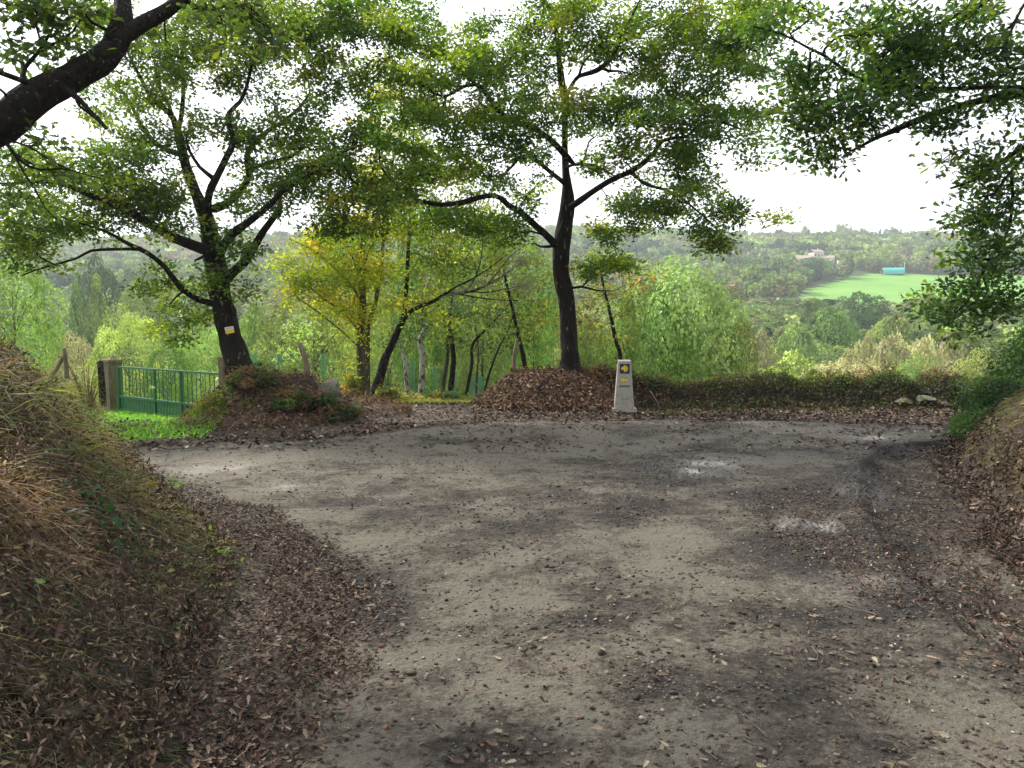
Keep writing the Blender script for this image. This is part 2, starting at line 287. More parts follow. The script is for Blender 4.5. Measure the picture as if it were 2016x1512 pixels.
def dirtmat(name, c_pale, c_mid, c_dark, fine=60):
    m, t = newmat(name); lk = t.links.new
    o = nd(t, 'ShaderNodeOutputMaterial'); b = nd(t, 'ShaderNodeBsdfPrincipled'); b.inputs['Specular IOR Level'].default_value = .4
    co = nd(t, 'ShaderNodeTexCoord')
    def noise(s, d=6, r=.6):
        n = nd(t, 'ShaderNodeTexNoise'); n.inputs['Scale'].default_value = s; n.inputs['Detail'].default_value = d; n.inputs['Roughness'].default_value = r; lk(co.outputs['Object'], n.inputs['Vector']); return n.outputs['Fac']
    ad = nd(t, 'ShaderNodeAttribute', attribute_name='dark').outputs['Fac']; ap = nd(t, 'ShaderNodeAttribute', attribute_name='pale').outputs['Fac']
    def math_(op, a, b_=None, c=None):
        n = nd(t, 'ShaderNodeMath', operation=op)
        for i, v in enumerate((a, b_, c)):
            if v is None: continue
            if isinstance(v, (int, float)): n.inputs[i].default_value = v
            else: lk(v, n.inputs[i])
        return n.outputs[0]
    big = noise(1.3, 8, .62); mid = noise(7, 6, .65); fin = noise(fine, 4, .7); spk = noise(26, 5, .75)
    # tone: wetness and gravel, with scarp shade and open-sky light painted in
    f = math_('MULTIPLY_ADD', big, 2.1, -1.05); f = math_('ADD', f, math_('MULTIPLY_ADD', mid, 1.0, -.5)); f = math_('ADD', f, math_('MULTIPLY_ADD', spk, 1.3, -.65))
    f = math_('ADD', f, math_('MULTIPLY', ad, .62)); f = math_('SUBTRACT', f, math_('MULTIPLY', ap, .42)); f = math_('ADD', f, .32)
    r = nd(t, 'ShaderNodeValToRGB'); e = r.color_ramp.elements; e[0].position = .2; e[0].color = (*c_pale, 1); e[1].position = .82; e[1].color = (*c_dark, 1)
    q = e.new(.5); q.color = (*c_mid, 1); lk(f, r.inputs[0])
    h = nd(t, 'ShaderNodeHueSaturation'); lk(r.outputs[0], h.inputs['Color']); lk(math_('MULTIPLY_ADD', fin, .8, .6), h.inputs['Value'])
    vo = nd(t, 'ShaderNodeTexVoronoi'); vo.inputs['Scale'].default_value = 38; lk(co.outputs['Object'], vo.inputs['Vector'])
    st = math_('LESS_THAN', vo.outputs['Distance'], .26); st = math_('MULTIPLY', st, math_('GREATER_THAN', noise(9, 3), .52))
    mm = nd(t, 'ShaderNodeMix', data_type='RGBA'); lk(math_('MULTIPLY', st, .55), mm.inputs['Factor']); lk(h.outputs[0], mm.inputs['A']); mm.inputs['B'].default_value = (.2, .18, .155, 1)
    lk(mm.outputs['Result'], b.inputs['Base Color'])
    ro = math_('SUBTRACT', .95, math_('MULTIPLY', ad, .2)); ro = math_('SUBTRACT', ro, math_('MULTIPLY', nd(t, 'ShaderNodeAttribute', attribute_name='wet').outputs['Fac'], .72)); lk(ro, b.inputs['Roughness'])
    hh = math_('ADD', math_('MULTIPLY', mid, 1.5), math_('ADD', math_('MULTIPLY', spk, .8), math_('ADD', math_('MULTIPLY', fin, .35), math_('MULTIPLY', st, .25))))
    bp = nd(t, 'ShaderNodeBump'); bp.inputs['Strength'].default_value = 1.0; bp.inputs['Distance'].default_value = .06; lk(hh, bp.inputs['Height']); lk(math_('SUBTRACT', 1.0, math_('MULTIPLY', nd(t, 'ShaderNodeAttribute', attribute_name='wet').outputs['Fac'], .9)), bp.inputs['Strength']); lk(bp.outputs[0], b.inputs['Normal']); lk(b.outputs[0], o.inputs[0])
    return m
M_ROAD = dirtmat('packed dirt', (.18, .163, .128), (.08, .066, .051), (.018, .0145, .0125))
M_SOIL = dirtmat('leaf mould soil', (.11, .085, .06), (.06, .045, .033), (.02, .015, .012), 45)
M_TURF = surf('turf', (.05, .13, .02), (.12, .24, .03), 6, .9, .5, 40)
M_FIELD = surf('mown meadow', (.12, .3, .045), (.2, .37, .08), .035, .9, .2, 1.0, detail=8)
M_HILL = surf('wooded slope soil', (.035, .06, .02), (.09, .11, .045), .05, .95, .4, 2.0)
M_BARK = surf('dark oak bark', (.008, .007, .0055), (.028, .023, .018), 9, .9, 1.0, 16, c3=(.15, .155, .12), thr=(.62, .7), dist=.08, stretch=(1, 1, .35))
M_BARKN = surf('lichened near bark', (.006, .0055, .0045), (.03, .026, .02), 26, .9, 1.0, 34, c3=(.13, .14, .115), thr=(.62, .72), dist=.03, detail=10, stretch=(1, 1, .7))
M_BARKL = surf('pale lichen bark', (.05, .042, .028), (.12, .1, .07), 9, .9, .9, 16, c3=(.3, .32, .24), thr=(.6, .7), dist=.03, stretch=(1, 1, .4))  # paler lichened bark for the chestnuts and lighter trunks
M_BIRCH = surf('pale patchy bark', (.34, .33, .29), (.5, .48, .42), 5, .85, .8, 14, c3=(.1, .06, .035), thr=(.5, .6), dist=.03, stretch=(1, 1, .6))
M_TWIG = surf('grey twigs', (.09, .08, .065), (.2, .18, .15), 12, .9, .3)
M_OAKL = leafmat('oak leaves', trans=.52)
M_YEL = leafmat('yellowing leaves', trans=.55)
M_DRY = leafmat('dry stems', trans=.2, gloss=.02)
M_LIT = colmat('fallen leaves', .75, .25)
M_STONE = surf('mossy stone', (.085, .08, .065), (.2, .185, .155), 5, .9, .7, 14, c3=(.07, .1, .03), thr=(.52, .62), dist=.03)
M_POST = surf('weathered wood', (.13, .10, .07), (.27, .22, .16), 6, .85, .6, 24, stretch=(3, 3, .5), dist=.01)
# ================================================================ the ground
def axis(segs):
    out = [segs[0][0]]
    for a, b, s0, s1 in segs:
        x = a; 
        while x < b - 1e-6:
            f = (x - a) / (b - a); x = min(b, x + s0 + (s1 - s0) * f); out.append(x)
    return np.array(out)
right = axis([(0, 7.5, .055, .06), (7.5, 16, .09, .5), (16, 60, .6, 3), (60, 400, 4, 16), (400, 1400, 18, 60)])
XA = np.concatenate([-right[::-1], right[1:]])
YA = axis([(-60, -4, 6, .8), (-4, 1.8, .4, .1), (1.8, 15.5, .045, .06), (15.5, 22, .07, .25), (22, 60, .3, 1.2), (60, 300, 1.5, 5), (300, 1100, 6, 14), (1100, 2500, 30, 120)])
GX, GY = np.meshgrid(XA, YA); nx, ny = len(XA), len(YA)
GZ = H(GX, GY)
V = np.stack([GX, GY, GZ], -1).reshape(-1, 3)
i = np.arange(ny - 1)[:, None] * nx + np.arange(nx - 1)[None]
FQ = np.stack([i, i + 1, i + nx + 1, i + nx], -1).reshape(-1, 4)
fc = V[FQ].mean(1); fx, fy = fc[:, 0], fc[:, 1]
cls = np.zeros(len(FQ), int)
inl = inpoly(fx, fy, PL_L); inr = inpoly(fx, fy, PL_R)
edge = np.interp(fx, FARX, FARY) + .18 * fbm(fx * 2.2, fy * 2.2, 61)
cls[(fy < edge)] = 1
cls[(fy >= edge) & (fx > -3.0 + .15 * np.sin(fy)) & (fx < -.75 - .1 * (fy - 13)) & (fy < 22)] = 5
cls[inl] = 2; cls[inr] = 3
tpoly = [tuple(G(*p)[:2]) for p in [(170, 878), (215, 872), (400, 862), (440, 845)]] + [(-5.3, 15.5), (-5.8, 22), (-14, 24), (-20, 12)]
turf = inpoly(fx + .15 * fbm(fx * 3, fy * 3, 31), fy + .15 * fbm(fx * 3, fy * 3, 32), tpoly) & (cls != 2) & (cls != 1); cls[turf] = 4; cls[(cls == 0) & (fx < -2.4) & (fx > -6.3) & (fy < 17)] = 0
FIELD = [(118, 300), (136, 352), (158, 395), (190, 440), (222, 492), (255, 503), (330, 505), (345, 440), (300, 372), (255, 300)]
cls[inpoly(fx, fy, FIELD)] = 6
FIELD2 = [(20, 560), (90, 545), (128, 552), (120, 585), (30, 600)]; FIELD3 = [(330, 590), (420, 585), (430, 615), (335, 620)]
cls[inpoly(fx, fy, FIELD2) | inpoly(fx, fy, FIELD3)] = 6
cls[(cls == 0) & (fy > 21)] = 7
dk = np.clip(ell(V[:, 0], V[:, 1], DARK) * (1.05 + .9 * fbm(V[:, 0] * 2.2, V[:, 1] * 3.4, 141)), 0, 1.2) + np.exp(-(dline(V[:, 0], V[:, 1], SCARP) / (.07 + .05 * fbm(V[:, 0] * 2, V[:, 1] * 2, 151))) ** 2) * sst(6.5, 8.6, V[:, 1]) * (.65 + 1.4 * fbm(V[:, 0] * 5, V[:, 1] * 5, 152)) + .25 * litter(V[:, 0], V[:, 1]) + .12 * inpoly(V[:, 0], V[:, 1], SCARP + [(3.3, 2), (9, 2), (9, 10.4)]); pa = np.clip(ell(V[:, 0], V[:, 1], PALE), 0, 1)  # the line along the scarp paints its shadow into the ground colour
we = np.clip(ell(V[:, 0], V[:, 1], [(1380,922,80,18,.9),(1540,1025,30,14,1),(1625,1028,36,14,1),(1740,1140,80,20,.5),(1700,960,60,25,.5),(1720,862,60,6,.8),(1620,1150,90,30,.4),(430,920,130,14,.4),(560,955,60,9,.4)]) * (1 + 1.6 * fbm(V[:, 0] * 4, V[:, 1] * 4, 161)), 0, 1)
def sub_(name, k, mat, **kw):
    f = FQ[cls == k]; u, inv = np.unique(f, return_inverse=True)
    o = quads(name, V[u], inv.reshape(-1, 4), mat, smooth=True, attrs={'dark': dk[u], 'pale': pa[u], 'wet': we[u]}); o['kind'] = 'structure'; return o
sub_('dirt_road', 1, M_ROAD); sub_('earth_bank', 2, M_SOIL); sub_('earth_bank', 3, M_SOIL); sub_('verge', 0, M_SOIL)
sub_('lawn', 4, M_TURF); sub_('footpath', 5, dirtmat('path earth', (.2, .165, .125), (.12, .09, .068), (.05, .038, .03))); sub_('meadow', 6, M_FIELD); sub_('hillside', 7, M_HILL)

def on(x, y, dz=0): return np.stack([x, y, H(x, y) + dz], -1)
def gnormal(x, y, e=.05):
    hx = (H(x + e, y) - H(x - e, y)) / (2 * e); hy = (H(x, y + e) - H(x, y - e)) / (2 * e)
    n = np.stack([-hx, -hy, np.ones_like(hx)], -1); return n / np.linalg.norm(n, axis=1)[:, None]
def sample(n, x0, x1, y0, y1, dens, near=True):
    """random ground points, thinned by dens(x,y) and, with near, crowded towards the camera like 1/y"""
    u = rng.random(n); y = y0 * (y1 / y0) ** u if near else y0 + (y1 - y0) * u
    x = rng.uniform(x0, x1, n)
    if near: x = x * 1.0
    k = rng.random(n) < dens(x, y); return x[k], y[k]
BROWN = [(.07,.045,.032),(.11,.073,.05),(.042,.029,.023),(.16,.115,.08),(.22,.175,.13),(.085,.045,.036),(.3,.25,.19)]; BW = [6,5,5,2.6,1.4,3,.5]
# ---- fallen leaves: near ones lobed and curled, farther ones simpler
def lay_leaves(name, n, box, dens, tpl, s0, s1, near, lift=.012, tilt=.35, cs=BROWN, ws=BW, label=None):
    x, y = sample(n, *box, dens, near); p = on(x, y); gn = gnormal(x, y)
    nn = gn + rng.normal(size=p.shape) * tilt; p = p + gn * (rng.random((len(x), 1)) * lift * 2 + .004)
    col = pal(len(x), cs, ws, .28)
    v, f, c = scatter(tpl, p, nn, rdir(len(x)), rng.uniform(s0, s1, len(x)), col)
    o = quads(name, v, f, M_LIT, cols=c); tag(o, label, 'leaves' if label else None, kind='stuff'); return o
wedge = lambda x, y: (np.abs(x) < .78 * y + 1.2)
noedge = lambda x, y: ~inpoly(x, y, PL_L) & ~inpoly(x, y, PL_R)
lay_leaves('fallen_leaves', 300000, (-6, 7, 2.0, 9.5), lambda x, y: litter(x, y) ** 1.7 * wedge(x, y) * noedge(x, y) * .95 + .0, CURL, .018, .044, True, label='brown fallen oak leaves and litter strewn on the dirt road')
lay_leaves('fallen_leaves', 130000, (-9, 11, 9.5, 18), lambda x, y: litter(x, y) * noedge(x, y) * .8 * np.where((x > -2.9) & (x < -.7) & (y > 12.4), .3, 1), LEAF, .05, .10, False, label='russet leaf litter along the far edge of the road')
lay_leaves('fallen_leaves', 9000, (-3.4, 4.6, 1.9, 4.5), lambda x, y: .05 + .16 * (fbm(x * 1.3, y * 1.3, 55) > .15), OAK, .03, .062, True, cs=[(.12,.09,.065),(.06,.045,.035),(.2,.165,.12)], ws=[3,5,.8], tilt=.2, label='scattered flattened leaves pressed into the near dirt')
x, y = np.array([G(512, 1205)[0], G(1265, 300+780)[0], G(1700,1500)[0]]), np.array([G(512, 1205)[1], G(1265, 1080)[1], G(1700,1500)[1]])
# ---- mud clods, grit and acorns
def pebble_tpl(seed):
    bm = bmesh.new(); bmesh.ops.create_cube(bm, size=1); bmesh.ops.subdivide_edges(bm, edges=bm.edges[:], cuts=1, use_grid_fill=True)
    r = random.Random(seed); v = []
    for k in bm.verts: c = k.co.normalized() * (.42 + .16 * r.random()); v.append((c.x, c.y * 1.25, c.z * .6 + .1))
    f = [[q.index for q in p.verts] for p in bm.faces]; bm.free(); return np.array(v), np.array(f)
def strew(name, n, box, dens, s0, s1, cs, ws, label, seed=1, near=True):
    x, y = sample(n, *box, dens, near); p = on(x, y); nn = rdir(len(x), 3)
    v, f, c = scatter(pebble_tpl(seed), p, nn, rdir(len(x)), s0 * (s1 / s0) ** (rng.random(len(x)) ** 2), pal(len(x), cs, ws, .25))
    o = quads(name, v, f, M_LIT, cols=c, smooth=True); tag(o, label, kind='stuff')
dd = lambda x, y: np.clip(.16 + .8 * np.clip(ell(x, y, DARK) + .5 * fbm(x * 1.5, y * 1.5, 77), 0, 1) - .25 * np.clip(ell(x, y, PALE), 0, 1), 0.03, 1) * wedge(x, y) * noedge(x, y)
strew('gravel', 120000, (-6, 7, 1.9, 13), dd, .005, .022, [(.07,.055,.045),(.13,.11,.09),(.25,.23,.2),(.04,.03,.025)], [5,4,1.2,4], 'dark grit and mud crumbs over the dirt road')
strew('gravel', 70000, (-6, 7, 1.9, 13), lambda x, y: dd(x, y) * (fbm(x * 5, y * 5, 79) > .0), .009, .028, [(.075,.062,.048),(.12,.103,.08),(.045,.037,.03)], [4,3,2], 'crumbled lumps of dried mud on the worn parts of the road', 5)
strew('gravel', 2600, (-4.5, 5.5, 1.9, 12), dd, .018, .045, [(.04,.032,.026),(.08,.064,.05)], [2,1], 'larger clods of mud lying on the dirt road', 2)
acd = lambda x, y: soft(x, y, LEAFL) * .9 + .03
strew('acorn_litter', 3400, (-3.2, 1.6, 1.9, 6), acd, .016, .028, [(.13,.06,.038),(.09,.045,.03),(.17,.09,.05),(.06,.036,.027)], [4,3,.6,2], 'brown acorns rolled down to the foot of the left bank', 3)
# ---- thin twigs dropped on the road
mb = MB()
for k in range(170):
    yy = 2 * 5.5 ** random.random(); xx = random.uniform(-.55, .62) * yy; a = random.random() * 6.28; Ln = random.uniform(.05, .22)
    if not noedge(np.array([xx]), np.array([yy]))[0]: continue
    pts = [(xx + math.cos(a) * Ln * t + random.gauss(0, .008), yy + math.sin(a) * Ln * t + random.gauss(0, .008)) for t in np.linspace(-.5, .5, 4)]
    mb.tube([(q[0], q[1], Hs(*q) + .006) for q in pts], [.0028, .003, .002, .001], 4)
tag(mb.build('twig_litter', M_TWIG), 'thin broken twigs dropped over the dirt road', kind='stuff')

# ================================================================ grass and herbs on the banks
def blades(name, p, nrm, dr, ln, wd, cols, mat, droop=.6, label=None, seg=3, parent=None, kind='stuff'):
    n = len(p); up = nrm + dr * .35; up /= np.linalg.norm(up, axis=1)[:, None]
    dr = dr - nrm * (dr * nrm).sum(1)[:, None]; dr /= np.linalg.norm(dr, axis=1)[:, None] + 1e-9; sd_ = np.cross(nrm, dr)
    V = []; ts = np.linspace(0, 1, seg + 1)
    for t in ts:
        c = p + up * (ln * t)[:, None] + dr * (ln * droop * t ** 2)[:, None] - np.array([0, 0, 1.0]) * (ln * droop * .75 * t ** 2.2)[:, None]
        ww = (wd * (1 - .75 * t))[:, None]; V += [c - sd_ * ww, c + sd_ * ww]
    V = np.stack(V, 1).reshape(-1, 3); b = (np.arange(n) * 2 * (seg + 1))[:, None, None]
    Fq = (np.array([(2 * k, 2 * k + 1, 2 * k + 3, 2 * k + 2) for k in range(seg)])[None] + b).reshape(-1, 4)
    o = quads(name, V, Fq, mat, parent, np.repeat(cols, seg, 0))
    if kind: tag(o, label, kind=kind)
    return o
STRAW = [(.29,.21,.13),(.2,.145,.095),(.41,.32,.21),(.09,.065,.045),(.15,.14,.06),(.25,.175,.125)]
def downhill(x, y):
    n = gnormal(x, y, .15); d = n * np.array([1, 1, 0]); return n, d
inL = lambda x, y: inpoly(x, y, PL_L) & (y < 12)
def bankgrass(name, n, box, dens, l0, l1, wd, cs, ws, mat, droop, label, jit=.7):
    x, y = sample(n, *box, dens, True); nn, d = downhill(x, y)
    th = 18 * vn(x * 1.7, y * 1.7, 191); d = d + .38 * jit * np.stack([np.cos(th), np.sin(th), 0 * th], -1) * .6 + rdir(len(x), 0, .45 * jit); nn = nn + rdir(len(x), .2, .35 * jit); nn /= np.linalg.norm(nn, axis=1)[:, None]
    ln = rng.uniform(l0, l1, len(x)); return blades(name, on(x, y, -.01), nn, d, ln * (1 + .5 * fbm(x * 3, y * 3, 90)) * (.75 + .5 * sst(.4, 1.2, H(x, y, False))), wd * (.5 + .25 * y) * rng.uniform(.6, 1.3, len(x)), pal(len(x), cs, ws, .3) * np.exp(.6 * fbm(x * 2.6, y * 2.6, 91) + .35 * sst(.5, 1.2, H(x, y, False)))[:, None] * (1 + .3 * fbm(x * 1.3, y * 1.3, 92)[:, None] * np.array([-1, .3, -.6])), mat, droop, label)
edgeL = lambda x, y: dline(x, y, TL)
bankgrass('dry_grass', 380000, (-9, -1.0, 1.9, 10.5), lambda x, y: inL(x, y) * (edgeL(x, y) > .12) * (x > -.8 * y - 1.0) * (.55 + .45 * (fbm(x * 2.2, y * 2.2, 88) > -.15)) * np.clip(.5 + .5 * sst(.3, 1.0, H(x, y, False)), 0, 1), .03, .11, .0015, STRAW, [4,4,2.4,3,1.6,3.4], M_DRY, 1.1, 'tangled dry brown grass hanging over the left bank', 3.0)
bankgrass('green_grass', 34000, (-7, -1.0, 1.9, 10), lambda x, y: inL(x, y) * (x > -.8 * y - 1.0) * np.clip((fbm(x * 2.0, y * 2.0, 98) > .12) * 1.0 + 1.0 * ((edgeL(x, y) < .55) & (y > 4.0)) , 0, 1), .06, .2, .0026, [(.09,.15,.03),(.15,.2,.05),(.06,.11,.025),(.22,.22,.08)], [3,2,3,1.5], M_OAKL, .6, 'green grass tufts growing at the foot of the left bank')
inR = lambda x, y: inpoly(x, y, PL_R) & (y < 14)
edgeR = lambda x, y: dline(x, y, TR)
bankgrass('green_grass', 90000, (3.0, 11, 3.0, 13.5), lambda x, y: inR(x, y) * (edgeR(x, y) > .1) * (x < .8 * y + 1.3), .04, .13, .0022, [(.16,.16,.045),(.11,.14,.03),(.2,.14,.06),(.13,.085,.045),(.26,.2,.1)], [3,3,2.4,2,1.2], M_DRY, .8, 'olive and brown grass matted over the right bank')
# bright lawn before the gate
def turfgrass(name, n, box, dens, l0, l1, cs, ws, label):
    x, y = sample(n, *box, dens, False); return blades(name, on(x, y, -.01), rdir(len(x), 4, .6) / 4, rdir(len(x)), rng.uniform(l0, l1, len(x)), np.full(len(x), .007), pal(len(x), cs, ws, .2), M_OAKL, .45, label, 2)
turfgrass('lawn_grass', 90000, (-16, -4.4, 10.5, 22), lambda x, y: inpoly(x, y, tpoly) & ~inpoly(x, y, PL_L), .05, .15, [(.13,.36,.035),(.2,.46,.05),(.36,.56,.06),(.09,.26,.03)], [4,4,1.6,2], 'bright green short grass in front of the green gate')
turfgrass('verge_grass', 26000, (-3.4, 0.2, 15.0, 24), lambda x, y: (fbm(x * 1.5, y * .8, 47) > -.1) & ((y > 16.8)), .06, .22, [(.2,.3,.05),(.34,.36,.1),(.4,.33,.14)], [3,2,1.4], 'yellow green grass at the crest of the footpath')
turfgrass('verge_grass', 20000, (-2.9, 10, 13.4, 16.5), lambda x, y: (fbm(x * 1.1, y * 1.5, 48) > .18) * (x > 2.4) , .04, .12, [(.13,.2,.03),(.2,.2,.06),(.24,.18,.09)], [3,2,2], 'short green tufts at the foot of the overgrown wall')
# leaves caught on the banks and mounds
lay_leaves('bracken_litter', 300000, (-8, -1.0, 1.9, 10), lambda x, y: inL(x, y) * (x > -.8 * y - 1.0) * .8, LONG, .014, .042, True, tilt=1.0, lift=.05, cs=[(.17,.115,.075),(.09,.06,.042),(.28,.2,.135),(.05,.036,.028),(.12,.11,.045)], ws=[4,4,2,4,1], label='crumbled dead bracken lying through the grass of the left bank')
lay_leaves('fallen_leaves', 34000, (-7, -1.1, 1.9, 10), lambda x, y: inL(x, y) * (x > -.8 * y - 1.0) * (.06 + .55 * (H(x, y, False) < .22)), CURL, .035, .08, True, tilt=.7, lift=.04, label='dead leaves caught in the grass of the left bank')
lay_leaves('fallen_leaves', 60000, (2.8, 10, 3, 13), lambda x, y: (edgeR(x, y) < .35) * .9 + inR(x, y) * (x < .8 * y + 1.3) * (.12 + .7 * (H(x, y, False) < .5)), CURL, .035, .075, True, tilt=.7, lift=.04, label='dead leaves caught in the grass of the right bank')
def mound(x, y): return ((H(x, y, False) - np.interp(y, YK, ZK)) > .06) & (y > 11) & (y < 17.6) & (x > -6.2) & (x < 11)
lay_leaves('fallen_leaves', 60000, (-6.3, 3.2, 10.8, 17.6), lambda x, y: mound(x, y) * np.where(x < -2, .12, .8), LEAF, .05, .11, False, tilt=.7, lift=.05, cs=[(.10,.057,.036),(.15,.085,.055),(.06,.037,.027),(.21,.14,.09)], ws=[4,4,3,2], label='rust brown dead leaves heaped on the mounds under the oaks')
x, y = sample(26000, -6.3, 3.2, 10.8, 17.6, lambda x, y: mound(x, y) * (x > -7), False); nn, d = downhill(x, y)
blades('dry_grass', on(x, y), nn + rdir(len(x), 0, .5), d + rdir(len(x), 0, .6), rng.uniform(.08, .32, len(x)), np.full(len(x), .005), pal(len(x), [(.2,.12,.07),(.28,.18,.1),(.12,.07,.045)], [3,2,3], .3), M_DRY, .9, 'brown dead stems tangled over the mounds under the oaks')
# ================================================================ trees traced limb by limb
WS = 1.0
def limb(s, depth, d1=None, wscale=1.0):
    """'px,py,w;px,py,w;...' in photo pixels -> world polyline and radii; depth may drift from depth to d1"""
    a = np.array([[float(v) for v in q.split(',')] for q in s.split(';')]); n = len(a)
    Y = np.linspace(depth, depth if d1 is None else d1, n)
    w = P(a[:, 0], a[:, 1], Y); r = a[:, 2] * .5 * Y / F_PX * wscale * WS
    return np.hstack([w, r[:, None]])
class Skel:
    def __init__(s): s.p = []; s.par = []; s.r = []; s.free = []; s.main = []
    def add_limb(s, A, step=.12, attach=True):
        A = catmull(A, step); j = -1
        if attach and s.p:
            Q = np.array(s.p); ok = np.array(s.r) > 0; d = np.linalg.norm(Q - A[0, :3], axis=1) + np.where(ok, 0, 99); j = int(d.argmin())
            off = Q[j] - A[0, :3]; k = np.exp(-np.arange(len(A)) / 3.0)[:, None]; A = A.copy(); A[:, :3] += off * k * (1 if np.linalg.norm(off) < 2 else 0); A = A[1:]
        for q in A:
            s.p.append(q[:3]); s.par.append(j); s.r.append(max(q[3], .004)); j = len(s.p) - 1
    def grow(s, att, step=.16, minz=None, jit=.02, maxr=None, upw=.2):
        n0 = len(s.p); cap = n0 + int(len(att) * 14) + 200
        Q = np.zeros((cap, 3)); Q[:n0] = s.p; par = list(s.par); r = list(s.r); n = n0
        ok = np.zeros(cap, bool); ok[:n0] = True
        if minz is not None: ok[:n0] = Q[:n0, 2] > minz
        if maxr: ok[:n0] &= np.array(s.r) < maxr
        d0 = np.array([np.min(np.linalg.norm(Q[:n0][ok[:n0]] - a, axis=1)) for a in att]); tips = []
        for a in att[np.argsort(d0)]:
            dd = np.linalg.norm(Q[:n] - a, axis=1); dd[~ok[:n]] = 1e9
            j = int(dd.argmin()); Ld = dd[j]
            p0 = Q[j]; pj = par[j]; dv = (p0 - Q[pj]) if pj >= 0 else np.array([0, 0, 1.0]); dv = dv / (np.linalg.norm(dv) + 1e-9)
            c = p0 + dv * Ld * .35 + np.array([0, 0, upw * Ld * .3]); m = max(2, min(10, int(Ld / step) + 1))
            for t in np.linspace(0, 1, m + 1)[1:]:
                if n >= cap: break
                q = p0 * (1 - t) ** 2 + 2 * c * t * (1 - t) + a * t * t + rng.normal(size=3) * jit * (1 if t < 1 else 0)
                Q[n] = q; par.append(j); r.append(-1.0); ok[n] = True; j = n; n += 1
            tips.append(j)
        s.p = list(Q[:n]); s.par = par; s.r = r; s.tips = tips
        acc = np.zeros(n); T = .0046 ** 2.3
        for i in range(n - 1, -1, -1):
            if acc[i] == 0: acc[i] = T * 2
            acc[i] += T * .15
            if par[i] >= 0: acc[par[i]] += acc[i]
        for i in range(n):
            if r[i] < 0: r[i] = min(acc[i] ** (1 / 2.3), .9 * (r[par[i]] if par[i] >= 0 else 1))
    def tubes(s, mb, lump=.25, rmin=0.0):
        n = len(s.p); best = {}
        for i in range(n):
            p = s.par[i]
            if p >= 0 and (p not in best or s.r[i] > s.r[best[p]] * 1.001): best[p] = i
        for i in range(n):
            p = s.par[i]
            if p >= 0 and best.get(p) == i: continue
            ch = [i]
            while ch[-1] in best: ch.append(best[ch[-1]])
            if p >= 0: ch = [p] + ch
            pts = np.array([s.p[k] for k in ch]); rr = np.array([s.r[k] for k in ch])
            if p >= 0: rr[0] = min(rr[0], rr[1] * 1.35)
            if len(pts) < 2 or rr.max() < rmin: continue
            m = rr.max(); sides = 14 if m > .12 else 8 if m > .04 else 4
            mb.tube(pts, rr, sides, lump if m > .04 else 0, i)
def clumps(lst, depth, per=1.0, dd=1.0):
    out = []; w_ = []
    for c in lst:
        px, py, rx, ry = c[:4]; dz = c[4] if len(c) > 4 else 0; k = c[5] if len(c) > 5 else 1.0
        n = max(2, int(per * k * rx * ry / 700.0)); a = rng.random(n) * 6.283; q = np.sqrt(rng.random(n))
        Y = depth + dz + rng.normal(size=n) * dd * max(rx, ry) * depth / F_PX * .8
        out.append(P(px + np.cos(a) * q * rx, py + np.sin(a) * q * ry, Y))
    return np.vstack(out)
def spray(tips, K, R, size, cs, ws, tpl, up=1.2, jit=.22, flat=.6, vt=.18, wts=None):
    """K leaves around each twig tip: position, normal and colour"""
    n = len(tips); tips = np.asarray(tips); k = rng.poisson(K, n); idx = np.repeat(np.arange(n), k)
    off = rng.normal(size=(len(idx), 3)) * R * np.array([1, 1, flat]) * .55
    pos = tips[idx] + off
    base = pal(n, cs, ws, vt)[idx]; col = np.clip(base * np.exp(rng.normal(size=(len(idx), 1)) * jit), 0, .9)
    d = off + rng.normal(size=off.shape) * R * .35; nn = rdir(len(idx), up)
    return scatter(tpl, pos, nn, d, size * rng.uniform(.65, 1.25, len(idx)), col)
def tree(name, label, base, limbs, att, leaf, bark=M_BARK, leafm=M_OAKL, group=None, step=.16, minz=None, maxr=None, extra=None, lump=.3, cat='tree', jit=.02, rmin=0, upw=.2):
    root = thing(name, base, label, cat, group); S = Skel()
    for i, A in enumerate(limbs): S.add_limb(A, attach=i > 0)
    tips = np.zeros((0, 3))
    if att is not None and len(att): S.grow(att, step, minz, jit, maxr, upw); tips = np.array([S.p[i] for i in S.tips])
    mb = MB(); S.tubes(mb, lump, rmin); b = np.array(base, float)
    for v in mb.v: v -= b
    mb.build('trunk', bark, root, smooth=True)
    vs, fs, cs_ = [], [], []; n = 0
    for L_ in (leaf if isinstance(leaf, list) else [leaf]):
        v, f, c = spray(L_.pop('pts', tips), **L_); vs.append(v - b); fs.append(f + n); cs_.append(c); n += len(v)
    if vs and n: quads('crown', np.vstack(vs), np.vstack(fs), leafm, root, np.vstack(cs_))
    return root, S
GREEN = [(.055,.115,.025),(.075,.145,.03),(.04,.085,.022),(.11,.17,.035)]
